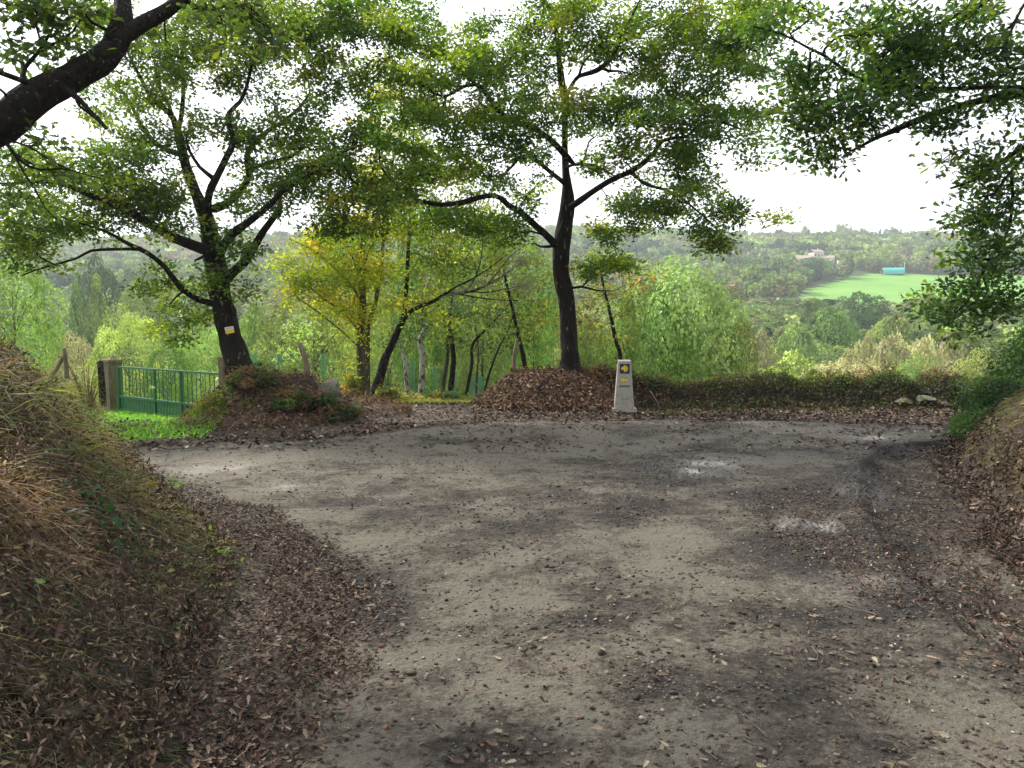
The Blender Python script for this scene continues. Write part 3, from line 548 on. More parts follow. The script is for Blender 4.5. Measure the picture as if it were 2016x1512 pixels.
# ---------------- left oak
D = 14.3; WS = .77
Lb = [limb('488,800,92;483,765,84;476,735,74;463,700,64;448,640,56;437,590,53;430,550,52;420,500,50;411,445,38;396,405,32;385,380,27;368,333,25;357,292,22;347,250,18;333,222,14;299,194,11;275,149,8;255,110,6;240,60,4', D, D + 1.2),
 limb('350,255,12;358,215,12;361,167,10;358,120,8;365,60,6;372,0,4', D + .8, D + 1.6), limb('340,235,10;330,201,9;312,167,8;302,104,6;290,40,4', D + .9, D + 2),
 limb('357,305,14;330,296,12;305,280,11;280,250,10;257,205,8;240,180,7;212,158,5;190,130,4', D + .7, D + 2.2), limb('300,282,8;270,276,7;245,270,6;229,272,4', D + 1, D + 1.4),
 limb('413,436,26;409,400,22;412,372,20;430,340,18;448,305,16;460,278,14;453,250,12;451,222,11;472,201,10;486,170,8;493,139,7;503,100,5;520,50,4', D, D - .8),
 limb('428,343,11;396,323,9;375,295,8;368,278,6', D, D - .5), limb('459,278,8;470,283,5;480,270,3', D - .3, D - .4),
 limb('420,438,24;451,410,20;474,380,17;490,347,15;486,312,13;497,285,12;528,257,10;556,240,9;587,215,7;608,187,5', D, D + .7),
 limb('492,340,12;510,330,11;530,322,10;576,307,9;600,290,6;630,280,4', D + .3, D - .2),
 limb('437,492,26;462,455,22;497,430,18;531,403,15;562,371,13;590,358,10;625,333,8;665,305,5;700,290,3', D, D - 1.2),
 limb('450,542,28;470,523,24;486,511,22;503,483,19;521,452,17;542,424,15;552,400,12;548,385,8;575,370,5', D, D + .6),
 limb('412,506,30;375,487,26;333,466,23;288,438,21;243,410,19;215,399,17;156,375,14;115,361,11;69,358,8;0,361,6;-60,340,4', D, D - 1.6),
 limb('160,380,9;132,340,9;105,328,10;69,326,8;30,302,6;5,270,4', D - .7, D - 1.4),
 limb('424,594,22;385,587,17;358,570,16;340,549,15;323,525,14;299,504,12;274,490,11;243,475,9;208,455,7;160,440,5;110,425,3', D, D - .9),
 limb('276,493,8;236,492,8;181,494,7;153,508,6;108,521,5;70,532,4;42,543,3', D - .4, D - .9), limb('112,520,4;80,505,4;62,480,3;40,460,2', D - .7, D - .9),
 limb('360,572,6;345,585,5;332,600,3', D, D), limb('405,527,10;392,524,8;381,521,4', D, D - .2), limb('560,395,7;556,420,6;548,432,3', D + .5, D + .5)]
CL = [(60,420,80,50),(150,330,110,50,-.6),(200,385,110,45),(110,440,100,40,-.5),(280,350,80,50),(230,300,70,40),(330,250,60,60,.5),(280,150,70,70,1),(360,110,70,80,.8),(440,90,80,80),(520,70,60,50),(500,150,60,50),(560,240,50,50),
 (600,300,60,50),(520,320,60,50),(470,390,50,40),(560,390,60,50),(350,420,70,40),(250,450,90,30),(60,470,60,40,-.8),(330,560,55,40,.3),(350,640,45,40,.3),(390,620,40,30,.3),(440,560,45,35,0,1),(470,480,50,40),(430,20,90,40,.4),(200,70,60,60,1),
 (630,230,50,50,.3),(650,330,50,40,-.8),(30,350,60,50,-1),(420,250,50,40),(220,200,60,50,1),(300,400,60,40),(500,560,40,30,0,.8),(560,20,60,35),(610,120,45,45),(300,90,60,50,1),(470,250,45,35),(260,410,70,35),(120,520,60,20,-.6,.4),(20,500,30,40,-.8)]
UPL = [(330, -60, 130, 70, .5), (480, -70, 130, 70), (420, -200, 150, 70), (180, -60, 100, 60, 1)]
tree('oak_tree', 'oak on the left mound with a white and yellow board on its trunk', P(484, 775, D), Lb, np.vstack([clumps(CL, D, 3.6, .9), clumps(UPL, D, .5, 1)]),
     [dict(K=92, R=.26, flat=.5, size=.088, cs=[(.105,.175,.025),(.15,.22,.03),(.064,.12,.022),(.215,.27,.035),(.065,.13,.03)], ws=[4,3,4,2,2], tpl=LEAF)], minz=2.0)
# ---------------- centre oak
D = 15.4; WS = .79
Lc = [limb('1128,765,86;1124,745,66;1122,715,50;1120,678,44;1119,640,40;1117,600,42;1110,570,42;1106,540,40;1104,504,41;1106,475,44;1111,450,40;1116,421,36;1118,399,33;1116,365,23;1113,330,18;1112,278,15;1112,230,15;1113,194,20;1106,167,18;1101,121,13;1096,69,12;1089,28,10;1071,0,9;1055,-60,6', D, D + .6),
 limb('1108,170,10;1102,130,8;1106,80,7;1110,42,7;1127,18,6;1165,-5,4', D + .4, D + 1),
 limb('1117,190,10;1128,165,9;1141,149,10;1165,142,12;1185,132,13;1205,112,11;1217,90,10;1228,65,9;1245,30,6;1270,-20,4', D + .4, D - .6),
 limb('1140,150,7;1148,125,7;1165,106,7;1190,95,7;1215,85,6;1245,76,4', D + .2, D - .4), limb('1186,136,8;1200,142,8;1221,141,5;1250,150,3', D, D),
 limb('1122,402,18;1134,398,16;1155,385,15;1197,358,14;1242,337,13;1270,318,12;1288,300,11;1304,278,10;1330,271,9;1353,269,8;1367,253,7;1400,240,7;1430,243,6;1455,253,5;1490,260,3', D, D - 1.6),
 limb('1242,342,9;1269,363,8;1311,375,7;1335,386,6;1353,399,5;1394,434,4;1420,460,3', D - .7, D - 1.6), limb('1120,318,9;1135,318,8;1165,321,7;1197,337,5;1215,350,3', D, D - .4),
 limb('1122,312,7;1143,312,7;1151,300,6;1158,278,5;1172,268,3', D + .1, D + .6),
 limb('1109,320,18;1096,297,16;1082,278,15;1061,260,14;1030,245,14;1005,237,13;985,222,13;974,208,13;963,192,12;955,180,10;940,167,8;915,170,6;884,168,5;850,150,4', D, D - 1.4),
 limb('960,190,8;935,165,8;910,142,7;894,128,6;870,100,4', D - .8, D - .4), limb('1010,240,7;1000,215,6;1015,195,5;1040,187,3', D - .3, D - .6),
 limb('1107,352,12;1092,342,11;1075,330,10;1060,318,10;1047,308,9;1035,306,9;1020,313,8;1010,325,7;992,344,5', D, D - .8), limb('1053,310,6;1040,300,6;1019,294,6;990,290,5;964,284,5;935,286,4;915,288,3;880,300,2', D - .3, D - .9),
 limb('1098,483,24;1085,473,19;1068,455,18;1047,437,17;1023,417,16;999,403,14;985,390,14;967,385,13;940,389,13;908,399,13;867,403,12;832,397,11;794,394,10;735,394,7;700,392,5;650,385,3', D, D - 2.0),
 limb('796,393,10;785,378,9;774,362,8;762,345,7;748,325,4', D - 1.4, D - 1.8), limb('740,393,6;725,370,6;712,357,6;700,364,5;680,372,3', D - 1.6, D - 2), limb('1096,500,8;1080,494,7;1064,490,5;1050,480,3', D, D),
 limb('1128,563,7;1155,561,6;1180,570,4;1210,572,2', D, D - .3), limb('905,170,7;870,190,6;840,175,6;820,160,4', D - 1, D - 1.5), limb('1068,456,5;1040,450,5;1015,458,4;990,470,2', D, D - .3),
 limb('1232,75,5;1290,50,5;1340,30,4;1400,10,3', D - .3, D - 1.2)]
CC = [(760,40,90,60,-1),(860,100,110,70,-1),(690,30,60,40,-1),(900,190,110,60,-1),(820,260,90,50,-1),(980,90,60,60),(860,320,90,40,-1),(960,270,80,45,-.5),(1000,200,60,50,-.6),(1100,225,80,45,-.5),(1040,290,60,30,-.6),(1130,60,70,60),
 (700,290,70,50,-1.4),(640,370,70,50,-1.6),(740,360,80,45,-1.6),(700,430,60,45,-1.6),(640,440,40,40,-1.6),(820,410,80,30,-1.4),(900,430,70,35,-.8),(1000,450,60,35,-.3),(950,350,70,35,-.8),(1060,370,35,30),(1180,215,80,45,-.3),(1280,190,90,55,-.6),(1230,120,80,50,-.3),(1200,40,80,50),
 (1320,60,90,60,-.6),(1420,50,80,60,-.8),(1400,140,80,60,-1),(1470,110,50,60,-1),(1330,250,80,45,-.9),(1430,240,70,45,-1.3),(1470,300,30,30,-1.4),(1240,280,55,40,-.4),(1330,330,60,35,-.8),(1270,390,60,30,-.8),(1380,385,70,45,-1.2),(1425,440,45,45,-1.3),(1300,440,55,40,-.8),(1210,440,50,40,-.2),
 (1385,480,45,35,-1.2),(1170,520,45,45,.3),(1230,500,50,30,0),(1060,40,50,40,.4),(1360,300,60,30,-1),(1195,330,40,40,-.2),(640,60,60,60,-1),(660,150,50,50,-1),(740,170,60,50,-1),(600,60,40,40,-1),(940,140,50,40,-.5),(1500,40,60,50,-1),(1050,140,40,50),(1040,420,40,20,0,.6),(1530,430,14,14,-1.5,.8)]
UPC = [(800, -70, 140, 70, -.8), (1000, -80, 140, 70), (1200, -90, 150, 80), (1380, -70, 120, 70, -.5), (1100, -230, 200, 80), (900, -180, 140, 70)]
tree('oak_tree', 'tall upright oak in the middle on the leafy mound beside the waymarker', P(1127, 745, D), Lc, np.vstack([clumps(CC, D, 3.9, .9), clumps(UPC, D, .5, 1)]),
     [dict(K=116, R=.26, flat=.5, size=.088, cs=[(.085,.17,.022),(.125,.215,.026),(.052,.11,.02),(.19,.27,.03),(.21,.23,.03)], ws=[4,4,4,3.6,.8], tpl=LEAF)], minz=1.9)
# ---------------- near oak standing on the right bank, reaching in over the road
D = 7.6; WS = 1.0
tr = np.array([[8.6, 6.2, 1.2, .34], [8.4, 6.4, 2.4, .29], [8.1, 6.6, 3.3, .26], [7.6, 6.9, 4.2, .22], [7.2, 7.2, 5.2, .18], [6.6, 7.4, 6.3, .12], [6.0, 7.6, 7.4, .06]])
def ext(A, B): return np.vstack([A, B])
Ln = [tr, ext(np.array([[7.95, 6.7, 3.5, .15], [7.1, 7.2, 3.7, .12], [6.2, 7.5, 4.0, .09]]), limb('2080,170,16;2016,183,15;1941,196,14;1871,214,13;1802,238,12;1760,257,10;1726,271,8;1690,290,5', D, D + .2)),
 limb('2100,160,9;2016,168,8;1941,171,8;1871,174,8;1767,170,8;1698,158,7;1649,128,7;1620,108,6;1587,92,5;1542,68,4;1483,52,3', D, D - .2),
 ext(np.array([[7.2, 7.1, 5.2, .1], [6.2, 7.2, 5.4, .06]]), limb('2080,-30,9;1980,-15,8;1906,20,7;1858,43,6;1812,59,6;1778,83,5;1750,100,4;1726,115,3', D, D)),
 limb('2040,-60,8;2010,0,7;1990,52,6;1975,90,5;1985,130,4', D, D - .4), limb('1940,-60,6;1900,20,4;1890,60,3', D, D),
 ext(np.array([[8.0, 6.65, 3.4, .12], [7.1, 7.1, 3.4, .09], [6.1, 7.5, 3.5, .07]]), limb('2090,255,9;2016,290,8;1965,323,7;1920,354,6;1871,371,4', D, D)),
 limb('2080,290,8;2016,328,7;1980,360,6;1958,385,5;1925,390,3', D, D - .3), limb('2070,440,8;2016,486,7;1985,500,6;1958,520,6;1937,546,5;1915,585,4;1881,619,3', D, D - .3), limb('1958,520,4;1930,515,4;1905,500,3', D - .1, D - .2), limb('1937,548,4;1945,575,3;1930,600,2', D - .1, D - .2)]
CR = [(1650,230,85,45),(1590,285,65,40),(1560,225,50,45),(1720,190,90,55),(1800,160,90,50),(1700,85,80,45),(1850,70,80,55),(1950,110,70,60),(1970,200,55,35),(1860,230,60,25),(1640,320,45,22),(1560,150,45,35),(1500,70,40,30),(1760,130,60,50),(1600,170,50,40),
 (1900,330,55,35),(1965,375,55,50),(1950,430,60,35),(1985,500,40,40),(1905,545,50,45),(1870,610,45,38),(1945,590,40,40),(1990,285,25,15),(1990,580,30,50),(1930,470,70,40,0,.6),(1870,590,50,35,0,.5),(1970,560,45,45,0,.4),(2070,380,50,120,0,.3),(2080,200,70,160,0,.5),(1560,30,60,25),(1760,20,80,30),(1930,20,80,30),(1900,420,35,25),(1880,655,25,12),(1830,265,30,22)]
over = np.stack([rng.uniform(-1.5, 9, 260), rng.uniform(-3.5, 6.2, 260), rng.uniform(5.6, 8.6, 260)], 1)  # unseen crown points overhead, added to shade the near road
over = over[(over[:, 2] - 1.65) / np.maximum(over[:, 1], .1) > .75]
att = np.vstack([clumps(CR, D, 3.4, .8), over])
tree('oak_tree', 'near oak whose leafy branches reach in from the right edge over the road', (8.6, 6.2, 1.2), Ln, att,
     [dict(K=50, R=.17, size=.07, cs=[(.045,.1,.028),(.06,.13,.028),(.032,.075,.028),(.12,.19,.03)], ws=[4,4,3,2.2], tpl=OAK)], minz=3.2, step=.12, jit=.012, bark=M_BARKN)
# ---------------- near oak on the left bank: the heavy dark limb across the upper left corner
D = 5.4; WS = .74
tl = np.array([[-6.6, 4.2, 1.2, .34], [-6.5, 4.3, 2.2, .3], [-6.1, 4.6, 3.0, .26], [-5.5, 4.9, 3.1, .2]])
Ll = [ext(tl, limb('-220,330,100;-110,300,96;0,245,92;45,205,86;90,178,78;139,156,72;191,124,66;222,88,58;240,50,52;243,15,42;243,-50,38;260,-130,28', 5.0, 5.8)),
 limb('222,82,44;255,62,42;288,42,40;333,17,34;354,-2,30;390,-40,24', 5.4, 5.9), limb('140,172,22;155,187,18;168,202,16;180,219,14;195,235,13;210,253,11', 5.2, 5.1), limb('110,195,9;135,210,8;167,226,7;190,240,6;205,248,4', 5.1, 5.2),
 limb('80,160,16;40,150,15;0,139,14;-60,120,10', 5.2, 4.9), limb('40,170,14;45,140,12;70,110,10;90,80,8;105,50,5;100,10,4', 5.2, 5.6), limb('85,110,6;110,90,6;150,60,5;165,20,4', 5.3, 5.6), limb('210,60,10;170,40,8;150,10,6', 5.5, 5.4),
 limb('0,270,14;10,290,12;30,312,10;49,326,9;80,336,8;121,333,6;150,338,4', 5.0, 5.2), limb('52,253,6;75,275,5;104,305,5;130,325,4;156,338,3;200,350,2', 5.1, 5.3), limb('0,310,5;30,340,5;60,372,4;85,410,3;110,432,2', 5, 5.2), limb('30,200,8;10,170,8;-30,150,6', 5.1, 5), limb('354,0,8;420,20,7;470,5,6;520,40,4;545,90,3', 5.8, 6.2), limb('470,8,5;510,45,4;580,80,3;620,100,2', 6.0, 6.2)]
CN = [(60,25,60,35),(140,40,50,35),(25,80,40,35),(100,100,35,30,0,.7),(160,90,30,25,0,.7),(420,20,45,30,.4),(500,40,45,35,.6),(540,90,30,30,.6),(330,60,30,30,.4,.5),(20,20,40,30),(60,300,40,25,0,.6),(30,240,20,20,.2,.4),(120,345,40,14,0,.5),(60,385,40,25,0,.5),(200,10,40,20,0,.5),(590,90,35,25,.7,.6),(450,80,30,20,.6,.6),(25,430,30,25,0,.6)]
over = np.stack([rng.uniform(-8, 2.5, 240), rng.uniform(-3.5, 5.4, 240), rng.uniform(5.2, 8.0, 240)], 1)  # out-of-view twigs of this crown, added to darken the foreground
over = over[(over[:, 2] - 1.65) / np.maximum(over[:, 1], .1) > .8]
tree('oak_tree', 'near oak whose thick black limb crosses the upper left corner of the view', (-6.6, 4.2, 1.2), Ll, np.vstack([clumps(CN, D, 2.8, .8), over]),
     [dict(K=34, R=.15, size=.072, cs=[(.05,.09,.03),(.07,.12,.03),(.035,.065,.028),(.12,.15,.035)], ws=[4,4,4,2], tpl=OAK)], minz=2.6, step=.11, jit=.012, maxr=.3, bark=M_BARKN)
# ---------------- yellowing chestnut and its neighbours behind the path
YG = [(.24,.32,.025),(.32,.36,.03),(.15,.24,.03),(.42,.37,.035),(.5,.28,.03)]
WS = .85
D = 20.5
Ly = [limb('714,790,26;713,775,23;711,695,20;713,608,18;713,539,15;714,487,13;720,435,10;730,380,8;742,300,7;748,220,5;746,140,3', D), limb('714,600,5;690,560,5;650,520,4;610,490,3;570,470,2', D, D - .8), limb('711,660,5;680,620,4;640,590,4;600,560,3;560,545,2', D, D - 1), limb('713,560,5;690,500,4;660,460,3;630,440,2', D, D - .6), limb('712,690,4;670,650,3;620,610,3;590,590,2', D, D - 1),
      limb('713,530,5;735,480,4;770,440,3', D, D + .5)]
tree('chestnut_tree', 'yellow green chestnut with fine twigs fanning left over the fence', P(714, 778, D), Ly, clumps([(600,535,50,40,-.8),(640,495,50,45,-.6),(680,560,45,50,-.5),(610,585,50,25,-.8),(660,620,40,35,-.5),(720,500,45,50),(650,450,50,35,-.5),(575,500,30,30,-.9),(700,660,25,50,0,.8),(745,250,45,60),(735,350,40,50),(750,150,45,50),(790,430,40,40),(575,575,20,25,-.9),(620,550,60,50,-.7),(690,470,60,50,-.3),(740,560,40,60),(660,520,60,60,-.5),(700,600,50,40,-.2),(750,430,50,50),(700,740,18,30,0,.6)], D, 3.3, .8),
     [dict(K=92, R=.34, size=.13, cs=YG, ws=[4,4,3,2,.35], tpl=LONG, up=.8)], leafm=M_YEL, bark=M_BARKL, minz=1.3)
D = 21.2
Ly2 = [limb('724,788,20;722,775,17;723,700,13;725,643,11;739,594,10;749,539,9;753,494,8;758,430,6;765,350,5;790,270,4', D)]
tree('chestnut_tree', 'slimmer stem standing close behind the yellow green chestnut', P(723, 778, D), Ly2, clumps([(760,470,45,45),(755,560,35,50),(790,350,50,50),(800,260,45,50),(760,620,30,40)], D, 1.8, .9),
     [dict(K=60, R=.4, size=.13, cs=YG, ws=[3,4,4,1.4,.3], tpl=LONG, up=.8)], leafm=M_YEL, bark=M_BARKL, minz=1.3)
D = 22.0; WS = .72
Ly3 = [limb('733,792,30;742,765,28;756,712,24;768,686,21;779,660,19;794,626,14;798,590,12;800,567,11;803,504,10;807,435,8;810,380,7;812,300,5;820,200,4', D), limb('790,640,14;805,615,12;822,605,11;843,597,11;862,588,10;878,578,10;900,578,8;933,572,7;968,556,5;1010,530,3', D, D - 1.2),
 limb('880,580,6;900,565,5;925,552,4;960,530,3;1000,500,2', D - .6, D - 1.4), limb('900,578,5;935,585,4;975,590,3;1020,592,2', D - .7, D - 1.2), limb('930,573,4;960,575,3;1000,568,3;1035,560,2', D - .8, D - 1.5), limb('910,576,4;930,556,3;945,520,3;950,480,2', D - .7, D - .9), limb('960,560,3;985,530,3;1010,500,2;1040,480,2', D - 1, D - 1.6)]
tree('leaning_tree', 'dark trunk leaning right behind the path with one long low limb', P(738, 785, D), Ly3, clumps([(830,480,60,50),(820,400,60,50),(880,520,60,40),(820,300,55,50),(850,440,60,40),(900,460,60,40),(850,640,40,25),(950,440,60,30),(820,220,50,50),(760,400,40,40),(870,380,60,50),(850,540,60,40),(930,500,60,40),(790,560,40,50),(880,330,60,40),(1000,450,60,40)], D, 2.8, .9),
     [dict(K=62, R=.4, size=.13, cs=[(.13,.21,.03),(.2,.26,.035),(.09,.15,.03),(.28,.29,.04)], ws=[4,3,3,2], tpl=LEAF, up=.8)], leafm=M_YEL, bark=M_BARK, minz=1.0)
# bare dead branch fans under the canopy
S = MB()
rr = random.Random(5)
FANL = [(862, 588), (900, 578), (933, 572), (968, 556), (1000, 535), (1020, 522), (1030, 505), (1000, 568), (1035, 560), (1020, 592)]
for k in range(95):
    t = rr.random() * 8.99; i0 = int(t); q0, q1 = FANL[i0], FANL[i0 + 1]; t -= i0; p0 = P(q0[0] + (q1[0] - q0[0]) * t, q0[1] + (q1[1] - q0[1]) * t, 20.9 - .1 * i0); a = rr.gauss(.35, .6) ; Lh = rr.uniform(.4, 1.5)
    pts = [p0]; d = np.array([math.cos(a), rr.uniform(-.35, .35), math.sin(a)])
    for q in range(5): d = d + np.array([rr.gauss(0, .14), rr.gauss(0, .1), rr.gauss(0, .14) + .05]); pts.append(pts[-1] + d / np.linalg.norm(d) * Lh / 5)
    S.tube(pts, np.linspace(.008, .002, 6), 4)
b0 = P(870, 585, 20.7)
for v in S.v: v -= b0
o = S.build('dead_branch', surf('bare grey branchlets', (.2, .18, .14), (.36, .33, .26), 6, .9, .2)); o.location = b0; tag(o, 'fan of bare pale grey branchlets hung across the path under the yellow trees', 'branch')
# row of pollarded trunks beside the descending path
rowt = [(803, 800, 15, 27, M_BIRCH, 'pale blotched trunk, leftmost of the row beside the descending path', '803,800,17;802,771,15;800,740,14;799,716,14;790,690,7;785,670,4'),
 (829, 800, 18, 26, M_BIRCH, 'thick pale trunk with a rust streak and dark top beside the descending path', '827,800,20;829,768,18;831,735,16;832,706,17;828,670,14;838,640,11;834,600,8;845,550,5'),
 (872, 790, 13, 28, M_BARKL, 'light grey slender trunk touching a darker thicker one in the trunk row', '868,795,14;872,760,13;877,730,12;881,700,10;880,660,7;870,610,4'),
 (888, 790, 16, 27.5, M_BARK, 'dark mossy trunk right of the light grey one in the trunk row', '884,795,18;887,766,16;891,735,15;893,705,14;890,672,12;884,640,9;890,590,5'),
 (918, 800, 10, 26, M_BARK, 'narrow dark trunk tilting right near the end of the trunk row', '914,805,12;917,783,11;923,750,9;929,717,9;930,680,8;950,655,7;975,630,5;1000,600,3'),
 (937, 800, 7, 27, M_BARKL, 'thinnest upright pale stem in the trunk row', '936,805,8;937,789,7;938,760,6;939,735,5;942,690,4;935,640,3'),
 (952, 800, 8, 24.5, M_BARK, 'thin dark stem tilting right beside the brown mound', '948,806,9;953,775,8;959,750,7;964,733,6;980,690,5;1000,650,4;1010,620,3')]
for k, (px, py, wd, dp, bk, lb, path) in enumerate(rowt):
    A = limb(path, dp); A[0, 2] = Hs(A[0, 0], dp) - .1
    tx = A[-1]; pxx = float(path.split(';')[-1].split(',')[0])
    tree('pollard_tree', lb, A[0, :3] + [0, 0, .1], [A], clumps([(pxx, 640, 40, 30), (pxx + 10, 600, 45, 30), (pxx - 10, 670, 35, 18, 0, .6), (pxx + 10, 560, 45, 30, 0, .6)], dp, 2.3, 1.2),
         [dict(K=60, R=.5, size=.16, cs=[(.06,.12,.03),(.045,.09,.03),(.1,.16,.03),(.17,.2,.04)], ws=[4,4,3,1.5], tpl=LEAF, up=.8)], bark=bk, minz=A[3, 2], group='trunks in a row beside the descending path')
# tall thin tree with light foliage filling the gap above the path
for k, (px, top, lb, cs, cl) in enumerate([(985, 560, 'olive green small tree just left of the tall middle oak', [(.12,.17,.04),(.17,.2,.05),(.09,.13,.035)], [(1040,600,50,40),(1060,540,45,40),(1000,560,60,35),(1050,660,40,35),(1010,500,60,35),(1075,620,30,30),(960,620,50,30)]),
   (1175, 620, 'brownish green small tree behind the right side of the tall middle oak', [(.12,.17,.045),(.2,.2,.06),(.1,.15,.04),(.2,.14,.06)], [(1180,600,50,40),(1220,570,50,35),(1160,660,30,50),(1200,640,50,40),(1260,560,40,25),(1150,540,35,30)])]):
    b = P(px + 60, 745, 23); b[2] = Hs(b[0], 23)
    A = np.array([[*b, .09], *[[*P(px + 55 - q * 8, 745 - q * 35, 23), .08 - q * .008] for q in range(1, 7)]])
    tree('understory_tree', lb, b, [A], clumps(cl, 23, 2.4, 1.0), [dict(K=55, R=.45, size=.13, cs=cs, ws=[1] * len(cs), tpl=LEAF, up=.8)], leafm=M_YEL, minz=b[2] + 1.2)
# saplings and bare poles by the brown mound
mb = MB(); b = P(1012, 782, 15.6); mb.tube([b, P(1010, 740, 15.6), P(1013, 700, 15.6), P(1018, 668, 15.6)], [.045, .04, .04, .035], 8, .2)
for v in mb.v: v -= b
o = mb.build('fence_post', M_POST, smooth=True); o.location = b; tag(o, 'rough brown post standing at the left end of the brown mound', 'post')
# ================================================================ waymarker
M_CONC = surf('speckled granite concrete', (.31, .3, .26), (.44, .425, .37), 14, .85, .35, 90, c3=(.2, .185, .15), thr=(.6, .72), dist=.004)
M_BLUE = surf('dark blue glazed tile', (.007, .008, .026), (.01, .012, .04), 8, .25, .03)
M_YELP = surf('yellow paint', (.72, .5, .02), (.82, .62, .03), 20, .5, .1)
M_SLOT = surf('dark engraved lettering', (.06, .055, .05), (.11, .1, .09), 20, .9, .3)
wb = P(1228, 812, 14.0); wb[2] = Hs(wb[0], wb[1]) + .015
root = thing('waymarker', wb, 'pale tapered stone pillar with yellow scallop shell tile and arrow at the road edge', 'waymarker', rotz=R_(-4))
mb = MB(); mb.box((0, 0, .035), (.47, .36, .07), taper=.97); mb.build('base', M_CONC, root)
HB, W0, W1, D0, D1 = .96, .185, .118, .14, .095      # half widths and depths at foot and top
bm = bmesh.new()
us = [-1, -.62, .62, 1]; vs_ = [0, .155, .185, .36, .375, .42, .435, .455, .475, 1.0]; vs_ = [0, .17, .20, .44, .485, 1.0]
def fp(u, v): ww = W0 + (W1 - W0) * v; return Vector((u * ww, -(D0 + (D1 - D0) * v), .07 + v * (HB - .07)))
gr = [[bm.verts.new(fp(u, v)) for u in us] for v in vs_]
slots = []
for a in range(len(vs_) - 1):
    for b in range(3):
        f = bm.faces.new((gr[a][b], gr[a][b + 1], gr[a + 1][b + 1], gr[a + 1][b]))
        if b == 1 and a == 3: slots.append(f)
bk = [[bm.verts.new(Vector((s * W, D, z))) for s in (-1, 1)] for W, D, z in ((W0, D0, .07), (W1, D1, HB + .02))]
nV = len(vs_) - 1
bm.faces.new((bk[0][1], bk[0][0], bk[1][0], bk[1][1]))
bm.faces.new([gr[k][3] for k in range(nV + 1)][::-1] + [bk[0][1], bk[1][1]][::1]) if False else None
bm.faces.new([gr[k][0] for k in range(nV, -1, -1)][::-1][::-1] + [bk[0][0], bk[1][0]])
bm.faces.new([gr[k][3] for k in range(nV + 1)] + [bk[1][1], bk[0][1]])
bm.faces.new([gr[nV][k] for k in range(4)] + [bk[1][1], bk[1][0]])
bm.faces.new([gr[0][k] for k in range(3, -1, -1)] + [bk[0][0], bk[0][1]])
r_ = bmesh.ops.extrude_face_region(bm, geom=slots); vv = [g for g in r_['geom'] if isinstance(g, bmesh.types.BMVert)]
bmesh.ops.translate(bm, verts=vv, vec=(0, .04, 0)); bmesh.ops.delete(bm, geom=slots, context='FACES')
bmesh.ops.recalc_face_normals(bm, faces=bm.faces[:])
me = bpy.data.meshes.new('pillar'); bm.to_mesh(me); bm.free(); me.materials.append(M_CONC); o = bpy.data.objects.new('pillar', me); COL.objects.link(o); o.parent = root
bv = o.modifiers.new('bevel', 'BEVEL'); bv.width = .006; bv.segments = 2; bv.limit_method = 'ANGLE'
tilt = math.atan((D0 - D1) / (HB - .07)); TM = np.array(Matrix.Rotation(-tilt, 3, 'X'))
def face_pt(u, v, off): q = np.array(fp(u, v)); return q + np.array([0, -math.cos(tilt), math.sin(tilt) * .0 + .05 * 0]) * off
def flat_poly(name, pts, z0, mat, parent, cv, off, th=.004):
    """pts in the plane of the pillar's face (x right, y up), centred at height fraction cv"""
    bm = bmesh.new(); c = face_pt(0, cv, off); M = Matrix(TM.tolist())
    vs = [bm.verts.new(Vector(c) + M @ Vector((x, 0, y))) for x, y in pts]; f = bm.faces.new(vs)
    g = bmesh.ops.extrude_face_region(bm, geom=[f]); vv = [e for e in g['geom'] if isinstance(e, bmesh.types.BMVert)]
    bmesh.ops.translate(bm, verts=vv, vec=(0, -th, 0)); bmesh.ops.recalc_face_normals(bm, faces=bm.faces[:])
    me = bpy.data.meshes.new(name); bm.to_mesh(me); bm.free(); me.materials.append(mat); o = bpy.data.objects.new(name, me); COL.objects.link(o); o.parent = parent; return o
hs = .088
tile = flat_poly('tile', [(-hs, -hs), (hs, -hs), (hs, hs), (-hs, hs)], 0, M_BLUE, root, .845, .002, .008)
pts = [(-.066, .0), (-.066, .022), (-.055, .03)]          # scallop: hinge at the left, ribs fanning to the right
fan = []
for k in range(9):
    a = R_(-84 + 21 * k); a0, a1 = a - R_(6.2), a + R_(6.2); rr_ = .078 if abs(k - 4) < 3 else .070; ox = -.012
    fan += [(ox + math.cos(a - R_(10.5)) * .026, math.sin(a - R_(10.5)) * .026), (ox + math.cos(a0) * rr_ * .93, math.sin(a0) * rr_ * .93), (ox + math.cos(a) * rr_, math.sin(a) * rr_), (ox + math.cos(a1) * rr_ * .93, math.sin(a1) * rr_ * .93)]
shell = [(-.066, -.012), (-.058, -.03), (-.04, -.022)] + fan + [(-.04, .022), (-.058, .03), (-.066, .012)]
sh = flat_poly('shell_emblem', shell, 0, M_YELP, tile, .845, .012, .003)
flat_poly('arrow', [(-.075, 0), (-.02, -.054), (-.012, -.036), (-.036, -.016), (.074, -.018), (.074, .016), (-.036, .017), (-.008, .036), (-.018, .052)], 0, M_YELP, root, .60, .001, .003)
for a in range(6):
    x0 = -.055 + a * .022
    flat_poly('engraving', [(x0, -.004), (x0 + .006 + .008 * (a % 2), -.006), (x0 + .014, .003 + .004 * (a % 3)), (x0 + .004, .006)], 0, M_SLOT, root, .195, .001, .0015)
